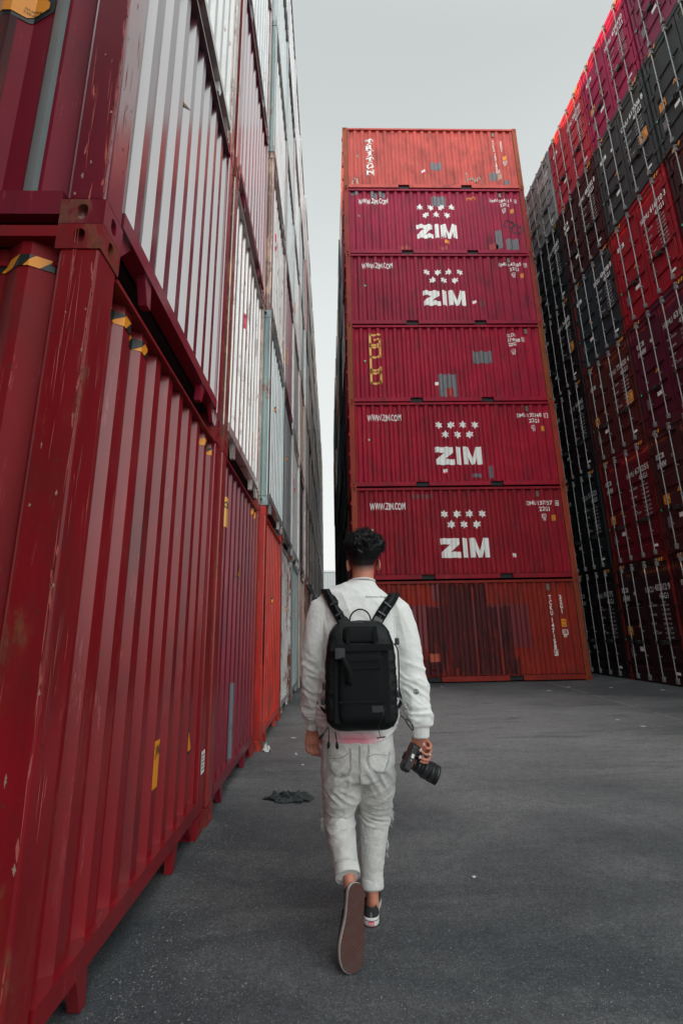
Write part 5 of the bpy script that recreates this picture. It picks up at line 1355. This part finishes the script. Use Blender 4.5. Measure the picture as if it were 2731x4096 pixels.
# grab handle
m_ = MB(); hp = [(.092, 2.42, 1.345), (.098, 2.42, 1.368), (.115, 2.425, 1.390), (.145, 2.428, 1.402), (.175, 2.425, 1.392), (.192, 2.42, 1.370), (.199, 2.42, 1.343)]
Q = []
for i in range(len(hp)-1):
    for q in range(4):
        t0 = q/4; p0, p1, p2, p3 = [Vector(hp[max(0, min(len(hp)-1, i+d))]) for d in (-1, 0, 1, 2)]
        Q.append(.5*((2*p1)+(-p0+p2)*t0+(2*p0-5*p1+4*p2-p3)*t0*t0+(-p0+3*p1-3*p2+p3)*t0**3))
Q.append(Vector(hp[-1])); m_.tube(Q, .0036, 8); pk(m_, 'grab_handle', M['web'], pack)
# shoulder straps
def spline(pts, k=6):
    Q = []
    for i in range(len(pts)-1):
        for q in range(k):
            t0 = q/k; p0, p1, p2, p3 = [Vector(pts[max(0, min(len(pts)-1, i+d))]) for d in (-1, 0, 1, 2)]
            Q.append(.5*((2*p1)+(-p0+p2)*t0+(2*p0-5*p1+4*p2-p3)*t0*t0+(-p0+3*p1-3*p2+p3)*t0**3))
    Q.append(Vector(pts[-1])); return Q
def ribbon(pts, widths, th, side):
    Q = pts; vs = []; n = len(Q)
    for i, p in enumerate(Q):
        d = (Q[min(i+1, n-1)]-Q[max(i-1, 0)]).normalized(); s_ = Vector(side); s_ = (s_-d*s_.dot(d)).normalized(); nn = d.cross(s_); w2 = widths(i/(n-1))/2
        for a, b_ in ((-1, -.6), (-.92, .6), (-.4, 1.0), (.4, 1.0), (.92, .6), (1, -.6), (0, -.8)): vs.append(p+s_*a*w2+nn*b_*th/2)
    fs = [(i*7+k, i*7+(k+1) % 7, (i+1)*7+(k+1) % 7, (i+1)*7+k) for i in range(n-1) for k in range(7)]+[tuple(range(7)), tuple(range((n-1)*7, n*7))]
    return MB().add(vs, fs)
for s in (-1, 1):
    c0 = .147
    if s < 0: path = [(.072, 2.425, 1.325), (.052, 2.452, 1.362), (.026, 2.468, 1.412), (-.002, 2.492, 1.470), (-.018, 2.535, 1.506), (-.022, 2.590, 1.512), (-.018, 2.655, 1.485), (-.012, 2.700, 1.42), (-.012, 2.722, 1.30), (-.030, 2.715, 1.15), (-.068, 2.66, 1.03), (-.060, 2.56, .96), (-.02, 2.46, .92)]
    else: path = [(.222, 2.425, 1.325), (.246, 2.452, 1.362), (.276, 2.466, 1.405), (.312, 2.486, 1.448), (.334, 2.530, 1.478), (.340, 2.590, 1.486), (.334, 2.655, 1.462), (.322, 2.700, 1.40), (.312, 2.722, 1.30), (.325, 2.715, 1.15), (.352, 2.66, 1.03), (.345, 2.56, .96), (.295, 2.46, .92)]
    Q = spline(path); st = pk(ribbon(Q, lambda u: .058 if u < .7 else .058-.10*(u-.7), .013, (1, 0, 0)), 'shoulder_strap', M['web'], pack)
    up = ribbon([q+Vector((0, -.0085 if q.y < 2.6 else .0085, .005)) for q in Q[2:26]], lambda u: .026, .004, (1, 0, 0)); pk(up, 'strap_webbing', M['nylon2'], st)
    for q in (3, 8, 14):
        p = Q[q]; d = (Q[q+1]-Q[q-1]).normalized(); m_ = MB().box(-.021, .021, -.010, .004, -.014 if q == 3 else -.004, .014 if q == 3 else .004); o_ = pk(MB(), 'x', None) if False else None
        me = m_.mesh('strap_adjuster'); zz = d; yy = (Vector((0, 1, 0))-zz*zz.y).normalized(); xx = yy.cross(zz); mt_ = Matrix((xx, yy, zz)).transposed().to_4x4(); mt_.translation = p+Vector((0, -.010, .002))-BP0; me.transform(mt_)
        obj('strap_adjuster', me, M['plastic'], st)
# side buckles, pulls, cords
for x, z in ((-.033, 1.05), (-.040, .985), (.314, 1.245), (.306, 1.01)):
    m_ = MB(); rbox(m_, x-.010, x+.010, 2.335, 2.365, z-.016, z+.016, .006); pk(m_, 'side_buckle', M['plastic'], pack)
for pts in ([(-.018, 2.30, .885), (-.028, 2.292, .868), (-.040, 2.285, .856)], [(-.016, 2.30, .880), (-.014, 2.290, .85), (-.016, 2.288, .822)], [(.012, 2.300, .862), (.018, 2.292, .84), (.020, 2.290, .818)]):
    m_ = MB(); m_.tube(pts, .0026, 6); e = Vector(pts[-1]); d = (e-Vector(pts[-2])).normalized(); m_.tube([e-d*.004, e+d*.010, e+d*.024], [.004, .0072, .0048], 8); pk(m_, 'zip_pull', M['web'], pack)
m_ = MB(); m_.tube(spline([(.235, 2.262, .96), (.222, 2.255, .93), (.205, 2.262, .89), (.210, 2.275, .850), (.222, 2.278, .838), (.235, 2.278, .842)]), .0016, 6); m_.tube([(.196, 2.280, .836), (.232, 2.276, .842)], .0028, 6); pk(m_, 'elastic_cord', M['plastic'], pack)
m_ = MB(); m_.tube(spline([(.325, 2.44, .905), (.345, 2.43, .885), (.358, 2.425, .862), (.372, 2.425, .843), (.380, 2.425, .838), (.381, 2.425, .850), (.372, 2.425, .872), (.352, 2.43, .888)]), .0026, 6); pk(m_, 'strap_loop', M['web'], pack)
m_ = MB(); m_.tube(spline([(.300, 2.36, 1.235), (.316, 2.35, 1.20), (.315, 2.34, 1.10), (.312, 2.34, 1.04), (.322, 2.33, .99)]), .0032, 6); pk(m_, 'side_cord', M['web'], pack)

# ------------------------------------------------------------------ photo camera in the right hand
M['mag'] = simple('magnesium_body', (.035, .042, .043), .5, 0, .2, 200, .2); M['lens'] = simple('lens_barrel', (.016, .019, .020), .38, 0, .1)
M['redring'] = simple('orange_red_mount_ring', (.80, .07, .02), .35); M['glass'] = simple('front_glass', (.01, .012, .02), .05)
CAMO = Vector((.398, 2.452, .762)); Lx = Vector((.880, 0, -.475)); Wx = Vector((-.440, 0, -.898)); Hx = Vector((0, 1, 0))
pc = empty('camera', (CAMO)); tag(pc, 'black mirrorless camera with fat zoom lens hanging in the right hand of the man', 'camera')
def cb(mb, name, m_, smooth=False):
    me = mb.mesh(name)
    for v in me.vertices: a = v.co.copy(); v.co = Wx*a.x+Hx*a.y+Lx*a.z      # x: along the body, y: height of the camera, z: towards the front of the lens
    bm = bmesh.new(); bm.from_mesh(me); bmesh.ops.recalc_face_normals(bm, faces=bm.faces); bm.to_mesh(me); bm.free()
    return obj(name, me, m_, pc, smooth)
mb = MB(); rbox(mb, -.002, .126, .003, .090, -.017, .016, .008); cb(mb, 'camera_body', M['lens'], True)
mb = MB().box(.004, .112, -.0005, .010, -.0145, .0135); bb = cb(mb, 'base_plate', M['mag']); bevel(bb, .003)
mb = MB(); rbox(mb, .000, .040, .006, .085, .010, .038, .009); cb(mb, 'grip', M['plastic'], True)
mb = MB(); rbox(mb, .055, .095, .085, .108, -.022, .016, .006); cb(mb, 'viewfinder', M['lens'], True)
mb = MB(); rbox(mb, .088, .131, .020, .080, -.024, .012, .009); cb(mb, 'end_cap', M['plastic'], True)
mb = MB(); mb.cyl((.130, .050, .004), (.137, .050, .004), .004, 8); cb(mb, 'strap_lug', simple('copper_lug', (.8, .45, .3), .3, 1.0), True)
mb = MB().box(.037, .055, -.0016, -.0006, -.006, .007); cb(mb, 'sticker', M['white'])
mb = MB(); mb.cyl((.066, -.002, 0), (.066, .002, 0), .0050, 14); cb(mb, 'tripod_socket', M['silver'], True)
cx, cy_ = .076, .046
def barrel(z0, r0, z1, r1, m_, name): z0 = .014+(z0-.014)*1.17; z1 = .014+(z1-.014)*1.17; mb = MB(); mb.cyl((cx, cy_, z0), (cx, cy_, z1), r0, 36, r1); o_ = cb(mb, name, m_, True); return o_
barrel(.014, .0330, .019, .0330, M['redring'], 'mount_ring'); barrel(.018, .0315, .034, .0325, M['lens'], 'lens_barrel'); barrel(.034, .0345, .054, .0365, M['plastic'], 'aperture_ring')
barrel(.054, .0360, .061, .0385, M['lens'], 'lens_barrel'); barrel(.061, .0400, .088, .0420, M['plastic'], 'zoom_ring'); barrel(.088, .0410, .092, .0415, M['lens'], 'lens_barrel'); barrel(.092, .0430, .112, .0432, M['plastic'], 'focus_ring'); barrel(.112, .0415, .116, .0420, M['lens'], 'lens_barrel')
barrel(.116, .0440, .130, .0445, M['lens'], 'lens_hood'); barrel(.1300, .0390, .1306, .0390, M['glass'], 'front_glass')
for z0, z1, rr_ in ((.073, .096, .0421), (.109, .126, .0438)):
    mb = MB()
    for q in range(60):
        a = 2*pi*q/60; mb.box(cx+cos(a)*rr_-.0007, cx+cos(a)*rr_+.0007, cy_+sin(a)*rr_-.0007, cy_+sin(a)*rr_+.0007, z0, z1)
    cb(mb, 'grip_ribs', M['lens'])
for o_ in list(pc.children):
    for p in o_.data.polygons:
        if len(p.vertices) > 8: p.use_smooth = False
